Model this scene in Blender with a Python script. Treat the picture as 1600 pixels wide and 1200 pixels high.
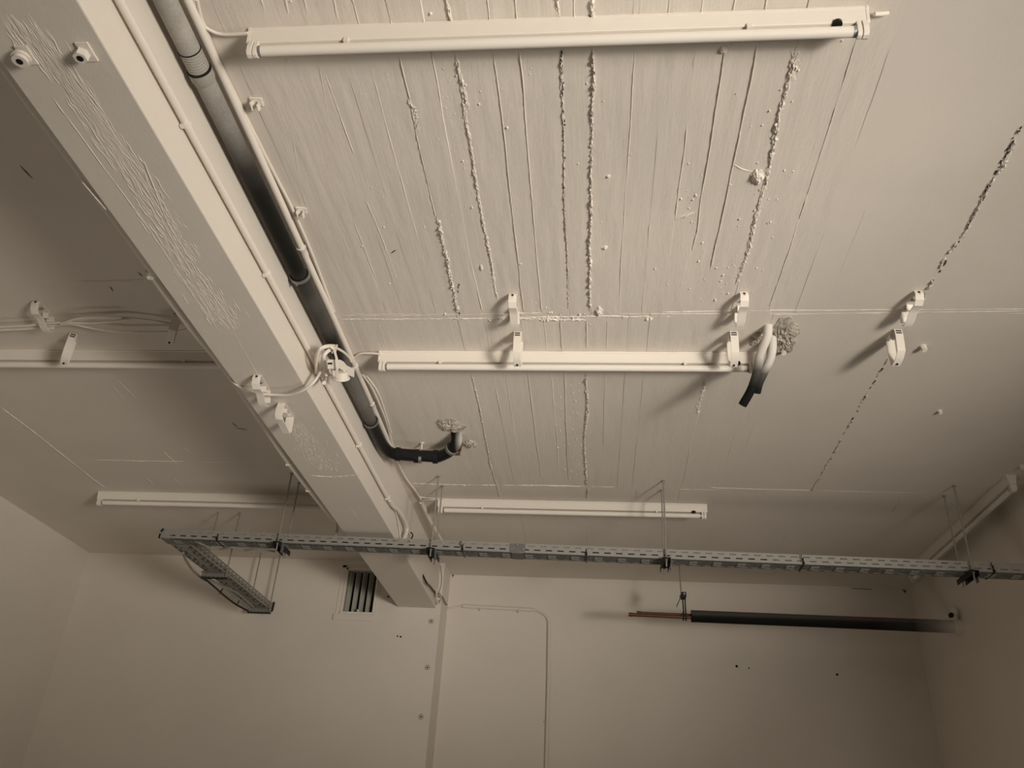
import bpy, math, random
import numpy as np
from mathutils import Vector, Matrix

random.seed(7)
rng = np.random.default_rng(7)
scene = bpy.context.scene
for o in list(bpy.data.objects):
    bpy.data.objects.remove(o)

# ------------------------------------------------------------------ camera
EYE = Vector((0.0, 0.0, 1.6))
FPX = 1310.0
YAW, PITCH, ROLL = (math.radians(a) for a in (-6.50143, 29.86617, 3.67250))
_f = Vector((math.sin(YAW) * math.cos(PITCH), math.cos(YAW) * math.cos(PITCH), math.sin(PITCH)))
_r = Vector((math.cos(YAW), -math.sin(YAW), 0.0))
_u = _r.cross(_f)
RIGHT = math.cos(ROLL) * _r + math.sin(ROLL) * _u
UP = -math.sin(ROLL) * _r + math.cos(ROLL) * _u
cam_data = bpy.data.cameras.new('camera')
cam = bpy.data.objects.new('camera', cam_data)
scene.collection.objects.link(cam)
cam_data.sensor_width = 36.0
cam_data.lens = 36.0 * FPX / 1600.0
cam_data.clip_start = 0.02
m = Matrix((RIGHT, UP, -_f)).transposed().to_4x4()
m.translation = EYE
cam.matrix_world = m
scene.camera = cam

# ------------------------------------------------------------------ light and exposure
scene.view_settings.view_transform = 'Standard'
scene.view_settings.look = 'None'
scene.view_settings.exposure = 0.0
scene.view_settings.gamma = 1.0
scene.view_settings.use_curve_mapping = False
world = bpy.data.worlds.new('world')
scene.world = world
world.use_nodes = True
world.node_tree.nodes['Background'].inputs[0].default_value = (1.0, 0.9, 0.78, 1)
world.node_tree.nodes['Background'].inputs[1].default_value = 0.0

def lamp(name, kind, loc, target, energy, color, **kw):
    d = bpy.data.lights.new(name, kind)
    d.energy = energy
    d.color = color
    for k, v in kw.items():
        setattr(d, k, v)
    o = bpy.data.objects.new(name, d)
    scene.collection.objects.link(o)
    o.location = loc
    o.rotation_euler = (Vector(target) - Vector(loc)).to_track_quat('-Z', 'Y').to_euler()
    return o
WARM = (1.0, 0.93, 0.835)
STAND = (2.70, -0.75, 1.55)      # inferred work light, right of and behind the photographer; added heads shape its spread
for aim, cone, watt, size in (((-1.5, 1.2, 3.30), 60, 575, .65), ((0.4, 3.7, 3.42), 40, 430, .28), ((-1.0, 3.8, 3.42), 40, 420, .80),
                              ((-0.2, 4.5, 3.00), 60, 135, .90), ((0.0, 1.6, 3.42), 40, 196, .16)):
    lamp('work_light', 'SPOT', STAND, aim, watt, WARM, spot_size=math.radians(cone), spot_blend=1.0, shadow_soft_size=size)
# two unseen fill lights added low down, one in each bay
lamp('floor_fill', 'AREA', (-0.3, 2.6, 0.3), (-0.3, 2.7, 3.4), 7.4, WARM, shape='SQUARE', size=1.2)
lamp('floor_fill', 'AREA', (-2.6, 2.5, 0.3), (-2.6, 2.8, 3.4), 3.7, WARM, shape='SQUARE', size=1.2)

# ------------------------------------------------------------------ pixel (1600 x 1200 frame) to a world plane
H = 3.42          # ceiling
ZB = 3.10         # underside of the beam
def ray(px, py):
    return RIGHT * ((px - 800) / FPX) - UP * ((py - 600) / FPX) + _f
def onz(px, py, z=H):
    d = ray(px, py); return EYE + d * ((z - EYE.z) / d.z)
def ony(px, py, y):
    d = ray(px, py); return EYE + d * (y / d.y)
def onx(px, py, x):
    d = ray(px, py); return EYE + d * (x / d.x)

# ------------------------------------------------------------------ materials
def new_mat(name):
    mt = bpy.data.materials.new(name)
    mt.use_nodes = True
    nt = mt.node_tree
    return mt, nt, nt.nodes['Principled BSDF']
def node(nt, typ, **kw):
    n = nt.nodes.new(typ)
    for k, v in kw.items():
        if k.startswith('i_'):
            n.inputs[k[2:].replace('_', ' ')].default_value = v
        else:
            setattr(n, k, v)
    return n
def noise(nt, scale, detail=4.0, rough=0.55, stretch=None):
    tc = node(nt, 'ShaderNodeTexCoord')
    mp = node(nt, 'ShaderNodeMapping')
    if stretch: mp.inputs['Scale'].default_value = stretch
    nt.links.new(tc.outputs['Object'], mp.inputs['Vector'])
    n = node(nt, 'ShaderNodeTexNoise')
    n.inputs['Scale'].default_value = scale
    n.inputs['Detail'].default_value = detail
    n.inputs['Roughness'].default_value = rough
    nt.links.new(mp.outputs['Vector'], n.inputs['Vector'])
    return n.outputs['Fac']
def mix_col(nt, fac, a, b):
    mx = node(nt, 'ShaderNodeMix', data_type='RGBA')
    for sock, val in ((mx.inputs[6], a), (mx.inputs[7], b)):
        if isinstance(val, tuple): sock.default_value = (*val, 1)
        else: nt.links.new(val, sock)
    if isinstance(fac, float): mx.inputs[0].default_value = fac
    else: nt.links.new(fac, mx.inputs[0])
    return mx.outputs[2]
def ramp(nt, fac, stops):
    r = node(nt, 'ShaderNodeValToRGB')
    els = r.color_ramp.elements
    while len(els) < len(stops): els.new(0.5)
    for e, (p, v) in zip(els, stops):
        e.position = p
        e.color = (v, v, v, 1) if not isinstance(v, tuple) else (*v, 1)
    nt.links.new(fac, r.inputs['Fac'])
    return r.outputs['Color']
def bump(nt, bsdf, layers):
    prev = None
    for h, dist, strength in layers:
        b = node(nt, 'ShaderNodeBump')
        b.inputs['Strength'].default_value = strength
        b.inputs['Distance'].default_value = dist
        nt.links.new(h, b.inputs['Height'])
        if prev: nt.links.new(prev, b.inputs['Normal'])
        prev = b.outputs['Normal']
    nt.links.new(prev, bsdf.inputs['Normal'])

PAINT = (0.715, 0.652, 0.572)
def paint(name, col=PAINT, rough=0.6, fine=0.0008, coarse=0.0, grain=0.0, var=0.06, scale=1.0):
    mt, nt, b = new_mat(name)
    c0 = tuple(v * (1 - var) for v in col)
    n1 = noise(nt, 1.7 * scale, 5, 0.6)
    nt.links.new(mix_col(nt, ramp(nt, n1, [(0.35, 0.0), (0.65, 1.0)]), c0, col), b.inputs['Base Color'])
    b.inputs['Roughness'].default_value = rough
    layers = [(noise(nt, 160, 3), fine, 0.5)]
    if coarse: layers.append((noise(nt, 26, 5, 0.65), coarse, 0.6))
    if grain: layers.append((noise(nt, 14, 6, 0.6, (9.0, 0.7, 1.0)), grain, 0.7))
    bump(nt, b, layers)
    return mt
M = {}
M['board'] = paint('painted_board_marked_concrete', fine=0.0006, coarse=0.0022, grain=0.0012)
M['smooth'] = paint('painted_smooth_concrete', fine=0.0006, coarse=0.0015)
M['wall'] = paint('painted_wall', fine=0.0006, coarse=0.0012, var=0.05)
M['ridge'] = paint('painted_ridge', fine=0.0015, coarse=0.002, var=0.03)
M['beam'] = paint('painted_beam', fine=0.0006, coarse=0.0015)
M['white'] = paint('overpainted_white', (0.745, 0.682, 0.602), 0.45, 0.0002, var=0.03)
M['tube'] = paint('lamp_tube_white', (0.775, 0.72, 0.645), 0.35, 0.0001, var=0.03)
M['clip'] = paint('overpainted_plastic', (0.755, 0.695, 0.615), 0.42, 0.0002, var=0.02)
M['damage'] = paint('broken_plaster', (0.55, 0.49, 0.41), 0.95, 0.002, coarse=0.003, var=0.45, scale=22)
M['floor'] = paint('grey_floor', (0.36, 0.335, 0.30), 0.7)

def plain(name, col, rough=0.5, metal=0.0, var=0.25, scale=30):
    mt, nt, b = new_mat(name)
    n1 = noise(nt, scale, 4, 0.6)
    nt.links.new(mix_col(nt, n1, tuple(v * (1 - var) for v in col), col), b.inputs['Base Color'])
    b.inputs['Roughness'].default_value = rough
    b.inputs['Metallic'].default_value = metal
    return mt
M['zinc'] = plain('galvanised_steel', (0.40, 0.40, 0.385), 0.42, 0.75, 0.3, 18)
M['zinc_dull'] = plain('dull_galvanised_steel', (0.22, 0.22, 0.205), 0.6, 0.4, 0.4, 18)
M['zinc_warm'] = plain('weathered_galvanised_steel', (0.36, 0.345, 0.305), 0.5, 0.35, 0.35, 18)
M['steel_dark'] = plain('dark_steel', (0.035, 0.035, 0.033), 0.5, 0.5)
M['rod'] = plain('threaded_steel', (0.40, 0.38, 0.34), 0.45, 0.4, 0.4, 60)
M['black'] = plain('black_plastic', (0.012, 0.012, 0.012), 0.38)
M['rubber'] = plain('black_rubber', (0.008, 0.008, 0.008), 0.6)
M['foam'] = plain('black_pipe_foam', (0.016, 0.016, 0.015), 0.45)
M['copper'] = plain('copper', (0.15, 0.07, 0.045), 0.5, 0.6, 0.3, 25)
M['brick'] = plain('red_brick_dust', (0.17, 0.085, 0.055), 0.9, 0, .6, 60)
for k_ in ('black', 'rubber', 'foam', 'steel_dark'): M[k_].node_tree.nodes['Principled BSDF'].inputs['Specular IOR Level'].default_value = .22
M['dark'] = plain('duct_dark', (0.02, 0.019, 0.017), 0.9)
M['gap_brown'] = plain('bare_render', (0.13, 0.11, 0.085), 0.9)
M['vane'] = plain('vent_vane_paint', (0.46, 0.45, 0.38), 0.5, 0.0, 0.2)
M['cable_grey'] = plain('grey_cable', (0.30, 0.28, 0.24), 0.5)

def along(nt, axis, lo, hi):
    tc = node(nt, 'ShaderNodeTexCoord')
    sp = node(nt, 'ShaderNodeSeparateXYZ')
    nt.links.new(tc.outputs['Object'], sp.inputs[0])
    mr = node(nt, 'ShaderNodeMapRange')
    mr.inputs['From Min'].default_value = lo
    mr.inputs['From Max'].default_value = hi
    nt.links.new(sp.outputs[axis], mr.inputs['Value'])
    return mr.outputs['Result']
def overspray(name, axis, lo, hi, stops, base=(0.007, 0.007, 0.006), col=(0.66, 0.62, 0.56), rough=0.45, speck=0.5):
    """dark material with white paint mist whose density runs along the thing"""
    mt, nt, b = new_mat(name)
    dens = ramp(nt, along(nt, axis, lo, hi), stops)
    n1 = noise(nt, 120, 3, 0.7)
    n2 = noise(nt, 9, 3, 0.5)
    a = node(nt, 'ShaderNodeMath', operation='MULTIPLY_ADD'); a.inputs[1].default_value = speck; a.inputs[2].default_value = 1 - speck * 0.5
    nt.links.new(n1, a.inputs[0])
    a2 = node(nt, 'ShaderNodeMath', operation='MULTIPLY_ADD'); a2.inputs[1].default_value = 0.8; a2.inputs[2].default_value = 0.6
    nt.links.new(n2, a2.inputs[0])
    mu = node(nt, 'ShaderNodeMath', operation='MULTIPLY'); nt.links.new(a.outputs[0], mu.inputs[0]); nt.links.new(a2.outputs[0], mu.inputs[1])
    mv = node(nt, 'ShaderNodeMath', operation='MULTIPLY', use_clamp=True); nt.links.new(dens, mv.inputs[0]); nt.links.new(mu.outputs[0], mv.inputs[1])
    nt.links.new(mix_col(nt, mv.outputs[0], base, col), b.inputs['Base Color'])
    b.inputs['Roughness'].default_value = rough
    b.inputs['Specular IOR Level'].default_value = .06
    return mt

# ------------------------------------------------------------------ mesh helpers
COL = scene.collection
WL = {}            # world position of the root each object hangs from
class MB:
    def __init__(self): self.v = []; self.f = []
    def add(self, vs, fs):
        k = len(self.v); self.v += [tuple(p) for p in vs]; self.f += [tuple(i + k for i in q) for q in fs]; return self
    def box(self, a, b):
        x0, y0, z0 = (min(p, q) for p, q in zip(a, b)); x1, y1, z1 = (max(p, q) for p, q in zip(a, b))
        return self.add([(x0,y0,z0),(x1,y0,z0),(x1,y1,z0),(x0,y1,z0),(x0,y0,z1),(x1,y0,z1),(x1,y1,z1),(x0,y1,z1)],
                 [(0,3,2,1),(4,5,6,7),(0,1,5,4),(1,2,6,5),(2,3,7,6),(3,0,4,7)])
    def tube(self, path, r, n=12, caps=True, closed=False):
        P = [Vector(p) for p in path]; R = r if isinstance(r, (list, tuple)) else [r] * len(P)
        rings = []; up = None; L = len(P)
        for i, p in enumerate(P):
            a = P[(i - 1) % L] if (closed or i) else p; c = P[(i + 1) % L] if (closed or i < L - 1) else p
            t = (c - a).normalized()
            if up is None: up = Vector((0,0,1)) if abs(t.z) < 0.9 else Vector((1,0,0))
            s = t.cross(up).normalized(); up = s.cross(t).normalized()
            rings.append([p + (s * math.cos(2*math.pi*k/n) + up * math.sin(2*math.pi*k/n)) * R[i] for k in range(n)])
        vs = [q for rg in rings for q in rg]; fs = []
        for i in range(L if closed else L - 1):
            j = (i + 1) % L
            for k in range(n): fs.append((i*n+k, i*n+(k+1)%n, j*n+(k+1)%n, j*n+k))
        if caps and not closed: fs += [tuple(range(n))[::-1], tuple((L-1)*n + k for k in range(n))]
        return self.add(vs, fs)
    def prism(self, prof, p0, p1, u, w):
        """profile of (a,b) points swept straight from p0 to p1; a runs along u, b along w"""
        p0, p1, u, w = (Vector(q) for q in (p0, p1, u, w)); n = len(prof)
        vs = [p0 + u*a + w*b for a, b in prof] + [p1 + u*a + w*b for a, b in prof]
        fs = [(i, (i+1) % n, n + (i+1) % n, n + i) for i in range(n)] + [tuple(range(n))[::-1], tuple(range(n, 2*n))]
        return self.add(vs, fs)
    def strap(self, prof, thick, p0, p1, u, w, closed=False):
        """a bent flat strip: an open profile given thickness and swept from p0 to p1"""
        pts = [Vector((a, b)) for a, b in prof]; n = len(pts); out = []
        for i in range(n):
            a = pts[(i-1) % n] if (closed or i) else pts[i]; c = pts[(i+1) % n] if (closed or i < n-1) else pts[i]
            t = (c - a).normalized(); out.append(pts[i] + Vector((-t.y, t.x)) * thick)
        p0, p1, u, w = (Vector(q) for q in (p0, p1, u, w))
        vs = []
        for base in (p0, p1):
            for L in (pts, out): vs += [base + u*q.x + w*q.y for q in L]
        fs = []
        for i in range(n if closed else n - 1):
            j = (i+1) % n
            fs += [(i, j, 2*n+j, 2*n+i), (n+i, 3*n+i, 3*n+j, n+j), (i, n+i, n+j, j), (2*n+i, 2*n+j, 3*n+j, 3*n+i)]
        if not closed: fs += [(0, 2*n, 3*n, n), (n-1, 2*n-1, 4*n-1, 3*n-1)]
        return self.add(vs, fs)
    def slotted(self, o, u, w, us, ws, holes):
        """flat sheet cut into cells by us x ws; cells listed in holes(i, j) are left open"""
        o, u, w = Vector(o), Vector(u), Vector(w)
        n = len(ws); k = len(self.v)
        self.v += [tuple(o + u*a + w*b) for a in us for b in ws]
        for i in range(len(us)-1):
            for j in range(n-1):
                if not holes(i, j): self.f.append((k+i*n+j, k+(i+1)*n+j, k+(i+1)*n+j+1, k+i*n+j+1))
        return self
def link(o, parent=None):
    COL.objects.link(o)
    if parent is not None:
        o.parent = parent; WL[o] = WL[parent]
    return o
def obj(name, mb, mat, parent=None, smooth=True, bevel=0.0, label=None, solid=0.0, origin=None):
    me = bpy.data.meshes.new(name)
    base = WL[parent] if parent is not None else Vector(origin or (0, 0, 0))
    v = np.asarray(mb.v, dtype=float) - np.array(base)
    me.from_pydata(v.tolist(), [], mb.f)
    me.update()
    import bmesh
    bm = bmesh.new(); bm.from_mesh(me); bmesh.ops.recalc_face_normals(bm, faces=bm.faces)
    if smooth:
        for f in bm.faces: f.smooth = True
        for e in bm.edges:
            if len(e.link_faces) == 2 and e.calc_face_angle(0) > math.radians(38): e.smooth = False
    bm.to_mesh(me); bm.free()
    me.materials.append(M[mat] if isinstance(mat, str) else mat)
    o = bpy.data.objects.new(name, me)
    WL[o] = base
    link(o, parent)
    if parent is None: o.location = base
    if bevel:
        b = o.modifiers.new('bevel', 'BEVEL'); b.width = bevel; b.segments = 2; b.limit_method = 'ANGLE'
    if solid:
        s = o.modifiers.new('solid', 'SOLIDIFY'); s.thickness = solid; s.offset = 0
    if label: o['label'] = label
    return o
def thing(name, label, cat, loc=(0, 0, 0), group=None, rot=None):
    o = bpy.data.objects.new(name, None); o.empty_display_size = 0.05
    COL.objects.link(o); o.location = loc; WL[o] = Vector((0, 0, 0)) if rot == 'local' else Vector(loc)
    o['label'] = label; o['category'] = cat
    if group: o['group'] = group
    return o
def tag(o, label, cat, group=None):
    o['label'] = label; o['category'] = cat
    if group: o['group'] = group
    return o
def struct(name, mb, mat, **kw):
    o = obj(name, mb, mat, **kw); o['kind'] = 'structure'; return o
def dup(root, loc, rotz=0.0, label=None, mirror=False):
    r = root.copy(); COL.objects.link(r); r.location = loc; r.rotation_euler = (0, 0, rotz)
    if label: r['label'] = label
    for ch in list(root.children):
        c = ch.copy(); COL.objects.link(c); c.parent = r
        for g in list(ch.children):
            d = g.copy(); COL.objects.link(d); d.parent = c
    return r
def smoothpath(pts, sub=6):
    P = [Vector(p) for p in pts]; out = []
    for i in range(len(P)-1):
        p0 = P[max(i-1, 0)]; p1 = P[i]; p2 = P[i+1]; p3 = P[min(i+2, len(P)-1)]
        for k in range(sub):
            t = k / sub
            out.append(0.5*((2*p1) + (p2-p0)*t + (2*p0-5*p1+4*p2-p3)*t*t + (3*p1-p0-3*p2+p3)*t**3))
    out.append(P[-1]); return out
def ring(c, axis, r, th, n=20, m=8):
    c, axis = Vector(c), Vector(axis).normalized()
    s = axis.cross(Vector((0,0,1)) if abs(axis.z) < 0.9 else Vector((1,0,0))).normalized(); t = axis.cross(s)
    return MB().tube([c + (s*math.cos(2*math.pi*k/n) + t*math.sin(2*math.pi*k/n))*r for k in range(n)], th, m, closed=True)
def lathe(c, axis, prof, n=24):
    """prof: (distance along axis, radius)"""
    c, axis = Vector(c), Vector(axis).normalized()
    return MB().tube([c + axis*a + axis*1e-6*i for i, (a, _) in enumerate(prof)], [max(r, 1e-4) for _, r in prof], n)
def vnoise(x, y, seed=0):
    """smooth value noise on numpy arrays"""
    xi, yi = np.floor(x).astype(int), np.floor(y).astype(int); fx, fy = x - xi, y - yi
    fx, fy = fx*fx*(3-2*fx), fy*fy*(3-2*fy)
    def h(a, b):
        q = np.sin(a*127.1 + b*311.7 + seed*74.7) * 43758.5453; return q - np.floor(q)
    return (h(xi, yi)*(1-fx) + h(xi+1, yi)*fx)*(1-fy) + (h(xi, yi+1)*(1-fx) + h(xi+1, yi+1)*fx)*fy

# ------------------------------------------------------------------ the room
XL, XR, YL, YR = -3.68, 2.185, 5.67, 5.94     # left wall, right wall, far wall left of the beam, far wall right of it
BX0, BX1 = -1.335, -1.07                     # beam sides
XE, YE, YB = 4.8, 3.95, -2.6                  # the wider front part of the room

ceiling = struct('ceiling', MB().box((XL-.2, YB-.2, 3.452), (XE+.2, YR+.4, 3.70)), 'smooth', smooth=False)
floor = struct('floor', MB().box((XL-.2, YB-.2, -.2), (XE+.2, YR+.4, 0)), 'floor', smooth=False)
struct('wall_left', MB().box((XL-.2, YB-.2, 0), (XL, YL, 3.452)), 'wall', smooth=False)
struct('wall_back', MB().box((XL, YB-.2, 0), (XE+.2, YB, 3.452)), 'wall', smooth=False)
struct('wall_right', MB().box((XR, YE, 0), (XR+.2, YR+.2, 3.452)), 'wall', smooth=False)
struct('wall_side', MB().box((XR+.2, YE, 0), (XE+.2, YE+.2, 3.452)).box((XE, YB, 0), (XE+.2, YE, 3.452)), 'wall', smooth=False)
VX0, VX1, VZ0, VZ1 = -1.722, -1.505, 3.05, 3.352          # vent opening
XS = -1.037
w = MB()
w.box((XL-.2, YL, 0), (VX0, YR+.2, 3.452)).box((VX1, YL, 0), (XS, YR+.2, 3.452))
w.box((VX0, YL, 0), (VX1, YR+.2, VZ0)).box((VX0, YL, VZ1), (VX1, YR+.2, 3.452))
wall_far_left = struct('wall_far_left', w, 'wall', smooth=False)
wall_far = struct('wall_far', MB().box((XS, YR, 0), (XR, YR+.2, 3.452)), 'wall', smooth=False)

# ---- ceiling skin: formwork boards, smooth panels, ridges
def skin(name, x0, x1, y0, y1, dx, dy, mat, amp=0.0, off=0.0, seed=0, parent=None, gap=0.0):
    """one ceiling panel or board: an uneven underside with turned-up edges"""
    x0 += gap; x1 -= gap; y0 += gap; y1 -= gap
    nx, ny = max(2, int((x1-x0)/dx)+1), max(2, int((y1-y0)/dy)+1)
    xs, ys = np.linspace(x0, x1, nx), np.linspace(y0, y1, ny)
    X, Y = np.meshgrid(xs, ys, indexing='ij')
    Z = H + off - amp*(vnoise(X*40, Y*5, seed) - .5) - amp*.9*(vnoise(X*9, Y*2.2, seed+3) - .5)
    if amp > 0.0011:
        Z -= amp*.45*(vnoise(X*130, Y*16, seed+5) - .5)
    vs = np.stack([X, Y, Z], -1).reshape(-1, 3)
    idx = np.arange(nx*ny).reshape(nx, ny)
    fs = np.stack([idx[:-1,:-1], idx[:-1,1:], idx[1:,1:], idx[1:,:-1]], -1).reshape(-1, 4).tolist()
    mb = MB(); mb.v = vs.tolist(); mb.f = [tuple(q) for q in fs]
    # turned-up edge all round
    border = [idx[i,0] for i in range(nx)] + [idx[nx-1,j] for j in range(1, ny)] + [idx[i,ny-1] for i in range(nx-2,-1,-1)] + [idx[0,j] for j in range(ny-2,0,-1)]
    k = len(mb.v); n = len(border)
    mb.v += [(mb.v[b][0], mb.v[b][1], 3.453) for b in border]
    for i in range(n):
        j = (i+1) % n; mb.f.append((border[i], border[j], k+j, k+i))
    return obj(name, mb, mat, parent=parent or ceiling)

S1, S2 = 2.615, 4.275      # the two cross seams
BAND1 = [-.955, -.855, -.80, -.735, -.665, -.60, -.517, -.432, -.367, -.268, -.20, -.096, -.015, .09, .172, .25, .325, .40, .50, .639, .73]
BAND2 = [-.955, -.74, -.562, -.53, -.436, -.385, -.284, -.185, -.132, -.04, .044, .126, .205, .383, .465, .656, .73]
BAND3 = [-.955, -.74, -.53, -.436, -.284, -.16, -.037, .10, .235, .35, .465, .626, .73]
sd = 0
for xs, (ya, yb), am in ((BAND1, (0.75, S1), .0016), (BAND2, (S1, S2), .0012), (BAND3, (S2, YR+.02), .0007)):
    for a, b in zip(xs[:-1], xs[1:]):
        sd += 1
        skin('formwork_board', a, b, ya, yb, .007, .016, 'board', am, float(rng.uniform(-.0022, .0022)) * (am/.0016)*(.16 + .5*(a > -.53))*(a < .5), sd, gap=0.0001)
for x0, x1, y0, y1 in ((BX1-.02, -.955, YB, YR+.02), (-.955, .73, YB, .75), (.73, 1.155, YB, S1), (.73, 1.155, S1, S2), (.73, 1.155, S2, YR+.02),
                       (1.155, XR+.02, YB, S1), (1.155, XR+.02, S1, S2), (1.155, XR+.02, S2, YR+.02), (XR+.02, XE, YB, YE)):
    sd += 1
    skin('ceiling_panel', x0, x1, y0, y1, .025, .03, 'smooth', .0009, 0, sd, gap=0.0001)
for y0, y1 in ((YB, 2.40), (2.40, 4.06), (4.06, YL+.02)):
    sd += 1
    skin('ceiling_panel', XL-.02, BX0+.02, y0, y1, .04, .04, 'smooth', .0008, 0, sd, gap=0.0003)

def ridge(pts, width, height, rough=0.4, step=0.009, z=H, name='ridge', parent=None, mat='ridge', breaks=0.0):
    """a fin of laitance squeezed between two boards: a crumbly bead along a line on the ceiling"""
    P = [Vector(p) for p in pts]
    crust = rough >= .7
    if crust: step = min(step, .006); width *= 1.25
    line = []
    for a, b in zip(P[:-1], P[1:]):
        n = max(1, int((b-a).length/step)); line += [a + (b-a)*(k/n) for k in range(n)]
    line.append(P[-1]); n = len(line)
    k1, k2, k3 = (rng.uniform(0, 99) for _ in range(3))
    s = np.arange(n)*step
    hh = (.55 if crust else .5)*height*(.45 + 1.1*vnoise(s*90, s*0+k1)*(.5+rough) + .9*(vnoise(s*11, s*0+k2)-.4))
    hh = np.maximum(hh, .12*height)
    if breaks: hh = hh*np.clip((vnoise(s*26, s*0+k2)-breaks)*6, 0.02, 1)
    ww = width*(.75 + rough*.9*(vnoise(s*70, s*0+k2) - .3))
    off = width*(.25*rough*(vnoise(s*120, s*0+k3) - .5) + .5*(vnoise(s*9, s*0+k1) - .5))
    ends = np.minimum(1, np.minimum(s, s[-1]-s)/max(.03, step)); hh = np.maximum(hh*ends, 1e-4)
    prof = [(-1, -.3), (-.7, .35), (-.45, .7), (-.15, .9), (.1, 1.0), (.35, .8), (.6, .6), (.8, .35), (1, -.3)] if crust else [(-1, -.3), (-.5, .7), (.05, 1.0), (.45, .6), (1, -.3)]
    mb = MB(); m_ = len(prof); vs = []
    for i, p in enumerate(line):
        t = (line[min(i+1, n-1)] - line[max(i-1, 0)]).normalized(); sde = Vector((-t.y, t.x, 0))
        for a, b in prof:
            j = rng.uniform(-.9, .6) if crust else rng.uniform(-.25, .25)*rough
            vs.append(p + sde*(a*ww[i]*.5 + off[i] + (rng.uniform(-.12, .12)*width if crust else 0)) - Vector((0, 0, hh[i]*(b + (j if b > 0 else 0)) - (.001 if b < 0 else 0))))
    fs = [(i*m_+k, i*m_+k+1, (i+1)*m_+k+1, (i+1)*m_+k) for i in range(n-1) for k in range(m_-1)]
    mb.add(vs, fs)
    return obj(name, mb, mat, parent=parent or ceiling)
def R(px, width, height, rough=.4, **kw):
    return ridge([onz(*p) for p in px], width, height, rough, **kw)
# band nearest the camera
R([(441,127),(472,300),(486,345)], .004, .0016, .3, breaks=.35)
R([(455,330),(505,440),(552,489)], .004, .0016, .3, breaks=.4)
R([(498,100),(515,200)], .004, .0014, .3)
R([(508,115),(530,178),(552,240)], .005, .002, .3)
R([(543,110),(565,182)], .004, .0014, .3)
R([(572,312),(600,380),(622,440)], .006, .003, .4)
R([(552,345),(586,432)], .004, .002, .3)
R([(604,322),(628,385),(634,410)], .004, .0016, .3)
R([(576,92),(607,210),(632,300),(660,400),(682,490)], .005, .0028, .35)
R([(622,82),(640,150),(650,205),(672,300),(690,375)], .006, .0055, .45)
R([(641,150),(648,175),(651,212)], .022, .006, .7, step=.006)
R([(684,335),(696,395),(706,440),(715,490)], .013, .008, .9, step=.006)
R([(674,80),(694,190),(713,300),(732,395),(754,487)], .0055, .0035, .4)
R([(711,76),(728,190),(747,300),(765,400),(777,467)], .008, .004, .9)
R([(720,115),(731,172)], .011, .005, 1.0, step=.006)
R([(769,75),(784,180),(797,300),(808,395),(818,487)], .0055, .0035, .35)
R([(812,75),(822,190),(830,300),(838,395),(847,487)], .007, .005, .35)
R([(876,75),(879,150),(882,300),(886,400),(889,487)], .005, .0040, .75)
R([(877,80),(878,140),(881,205)], .008, .0045, 1.0)
R([(928,72),(926,140),(924,280),(922,400),(921,487)], .0095, .009, .72)
R([(903,310),(904,405)], .004, .002, .3)
R([(992,75),(985,190),(977,300),(971,400),(966,487)], .005, .0028, .5)
R([(1090,70),(1082,110)], .007, .003, .5)
R([(1074,195),(1060,300),(1055,345)], .006, .0045, .5)
R([(1016,346),(1012,376)], .008, .005, .3)
R([(1134,72),(1122,150),(1110,230),(1097,300),(1089,360),(1082,392)], .006, .0042, .5)
R([(1185,65),(1170,140),(1158,200),(1141,280),(1124,360),(1110,420)], .006, .0042, .5)
R([(1250,70),(1235,115),(1222,165),(1207,230),(1197,280),(1178,360),(1163,415),(1150,445)], .012, .0045, 1.0, step=.007)
R([(1245,80),(1237,130)], .022, .005, 1.0, step=.007)
R([(1338,62),(1320,120),(1298,190),(1269,280),(1243,360),(1222,425),(1201,483)], .006, .0036, .6, breaks=.2)
R([(1392,70),(1362,160),(1322,262)], .003, .0012, .3)
R([(1355,322),(1303,450)], .003, .0012, .3)
R([(1056,343),(1070,337),(1090,331)], .010, .005, .8, step=.007)
# the same joints go on over the nearest batten towards the camera
for x, wd, h_, rg_ in ((-.60, .005, .003, .35), (-.517, .006, .005, .45), (-.432, .0055, .0035, .4), (-.367, .008, .004, .9), (-.268, .005, .003, .35), (-.20, .006, .0045, .35),
                       (-.096, .010, .005, .9), (-.058, .005, .004, .3), (-.015, .012, .0075, .8), (.086, .006, .003, .5), (.102, .004, .002, .3), (.172, .004, .002, .3), (.25, .005, .003, .5), (.325, .005, .003, .5), (.40, .005, .003, .5)):
    ridge([(x, .9, H), (x+.002, 1.1, H), (x, 1.40, H)], wd, h_, rg_)
for x, y0, y1 in ((-.82, 1.15, 1.30), (-.76, 1.22, 1.30), (-.71, 1.1, 1.31), (-.64, 1.2, 1.32)): ridge([(x, y0, H), (x-.012, y1, H)], .010, .004, .5)
# cross seam behind the cable clips: two lines
R([(527,493),(700,492),(850,489)], .006, .0022, .4)
R([(527,499),(690,498),(820,496),(935,494),(1060,494)], .007, .003, .7)
R([(770,497),(860,499),(920,500)], .012, .004, 1.0, step=.007)
R([(1033,488),(1200,485),(1400,484),(1600,483)], .005, .0026, .35)
R([(1200,492),(1350,489),(1600,486)], .005, .0018, .5)
# short boards between the seam and the batten
for pts, h_ in (([(717,500),(731,548)], .003), ([(758,500),(765,545)], .002), ([(850,500),(854,545)], .0012), ([(875,500),(878,545)], .0024), ([(917,499),(917,545)], .006), ([(949,500),(948,545)], .002), ([(1016,500),(1011,545)], .0024), ([(1095,497),(1086,548)], .003), ([(590,503),(602,540)], .0022), ([(640,505),(646,535)], .0012)):
    R(pts, .006, h_, .5)
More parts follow.
